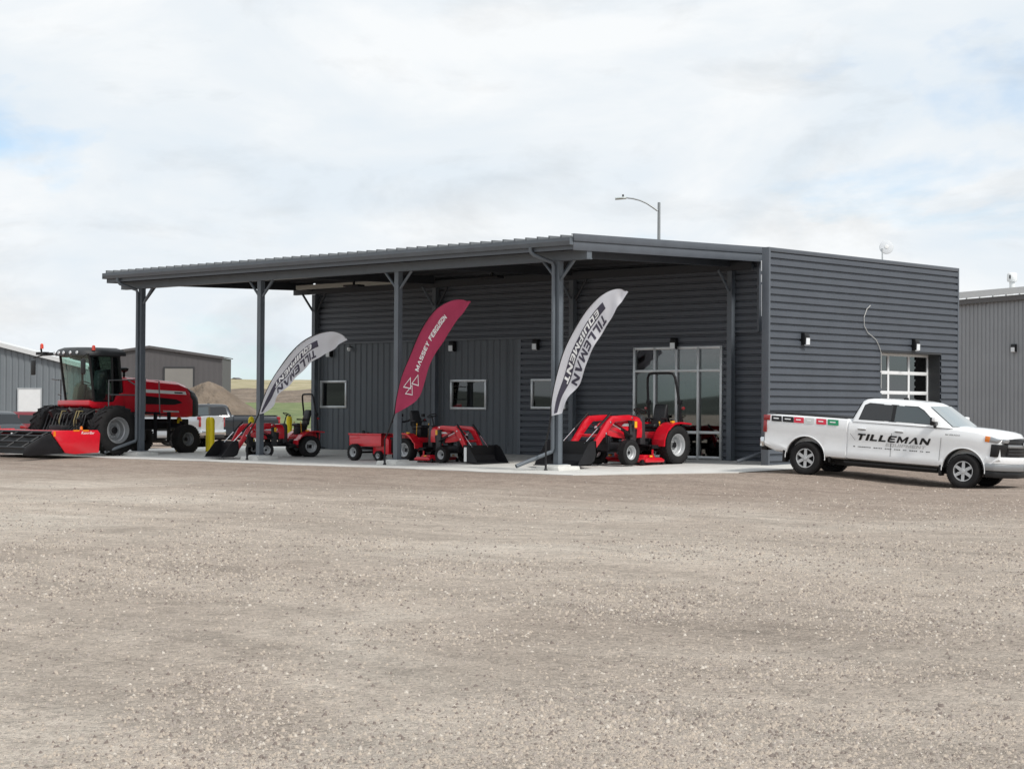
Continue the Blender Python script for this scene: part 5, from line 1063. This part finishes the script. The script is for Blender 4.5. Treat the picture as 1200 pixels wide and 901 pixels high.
# ------------------------------------------------------------------ mound, bank, hill and field
def strip_land(name, prof_, lat0, lat1, m, seed, nlat=80, amp=.25, kind='structure'):
    """prof_: list of (distance along the view axis, z); lat in metres per 100 m sideways"""
    fh = Vector((FX.x, FX.y, 0)).normalized(); rh = Vector((fh.y, -fh.x, 0)); c0 = Vector((CAM.x, CAM.y, 0)); b = MB(); rs = random.Random(seed); ph = [rs.uniform(0, 6) for _ in range(6)]
    pts = []
    for (d0, z0), (d1, z1) in zip(prof_, prof_[1:]):
        for k in range(6): t = k / 6; pts.append((d0 + (d1 - d0) * t, z0 + (z1 - z0) * t))
    pts.append(prof_[-1]); n = len(pts)
    for i in range(nlat + 1):
        la = lat0 + (lat1 - lat0) * i / nlat
        for j, (d, z) in enumerate(pts):
            env = min(1, j / 4, (n - 1 - j) / 2 + .3); nz = amp * env * (math.sin(la * .11 + d * .09 + ph[0]) + .6 * math.sin(la * .27 + ph[1] - d * .05) + .4 * math.sin(la * .7 + d * .3 + ph[2]) + rs.uniform(-.5, .5))
            p = c0 + fh * d + rh * la; b.v.append((p.x, p.y, z + nz))
    b.f = [(i * n + j, (i + 1) * n + j, (i + 1) * n + j + 1, i * n + j + 1) for i in range(nlat) for j in range(n - 1)]
    return tag(b.build(name, m, smooth=60), kind=kind)
M_LAWN = mat('lawn', (.075, .115, .03), .9, 0, 0, .5, .8, 2, col2=(.19, .215, .085), det=9, bdist=.1); M_BANK = mat('bare_soil', (.12, .092, .068), .95, 0, 0, .5, .9, 1.6, col2=(.235, .185, .14), det=10, bdist=.4); M_HILL = mat('dry_grass', (.25, .225, .115), .95, 0, 0, .22, .8, 1.2, col2=(.42, .36, .235), det=10, bdist=.3)
strip_land('lawn', [(150, -.9), (158, -.1), (195, 1.1), (232, 2.3), (236, 1.6)], -75, 60, M_LAWN, 1, 60, .08)
strip_land('soil_bank', [(222, -1), (226, 1.5), (236, 3.0), (246, 4.2), (252, 4.0), (262, 2)], -95, 75, M_BANK, 2, 90, .3)
strip_land('hill', [(255, -1), (262, 3.6), (300, 5.2), (345, 6.7), (400, 7.2), (900, 7)], -400, 420, M_HILL, 3, 120, .16)
def heap(name, c, R, h, label, m, seed):
    rs = random.Random(seed); b = MB(); n, k = 40, 12; ph = [rs.uniform(0, 6) for _ in range(5)]
    for j in range(k + 1):
        t = j / k
        for i in range(n):
            a = 2 * math.pi * i / n; rr_ = R * t * (1 + .16 * math.sin(2 * a + ph[0]) + .08 * math.sin(5 * a + ph[1]))
            z = h * (.6 * (1 - t) + .4 * (1 - ss(0, 1, t))) * (1 + .12 * t * math.sin(3 * a + ph[2])) + h * .04 * rs.uniform(-1, 1) * (1 - t) * min(1, t * 6)
            b.v.append((c.x + rr_ * math.cos(a), c.y + rr_ * math.sin(a), c.z + z - .15))
    b.f = [(j * n + i, j * n + (i + 1) % n, (j + 1) * n + (i + 1) % n, (j + 1) * n + i) for j in range(k) for i in range(n)]
    o = b.build(name, m, smooth=60); o.data.update(); return tag(o, label, 'mound', None)
p = at_depth(244, 480, 138); p.z = ground_z(p.x, p.y); heap('dirt_mound', p, 6.2, 3.75, 'heap of bare brown soil in front of the taupe warehouse', mat('bare_soil', (0, 0, 0)), 4)
p = at_depth(206, 480, 142); p.z = ground_z(p.x, p.y); heap('dirt_mound', p, 5.2, 2.3, 'lower soil heap behind the red engine hood of the windrower', mat('bare_soil', (0, 0, 0)), 9)
p = at_depth(277, 445, 345); bx_ = tag(MB().prism([(-.9, -.6), (.9, -.6), (.9, .35), (0, .6), (-.9, .35)], -.6, .6).build('far_shed', M_TAUPE), 'tiny dark shed on the crest of the dry grass hill', 'shed'); bx_.location = (p.x, p.y, 6.5)

rg = MB(); n = 90; rs = random.Random(8)
for i in range(n + 1):
    a = R_(150 + 200 * i / n); hgt = 26 + 9 * math.sin(i * .31) + 6 * math.sin(i * .83 + 1) + 3 * math.sin(i * 2.1)
    for rad, f in ((1300, -.05), (1450, .45), (1700, 1.0), (2300, .9)): rg.v.append((CAM.x + rad * math.cos(a), CAM.y + rad * math.sin(a), hgt * f - .5))
rg.f = [(i * 4 + j, (i + 1) * 4 + j, (i + 1) * 4 + j + 1, i * 4 + j + 1) for i in range(n) for j in range(3)]
tag(rg.build('distant_hills', mat('far_range', (.085, .10, .085), .95, 0, .3, .01), smooth=60), kind='structure')
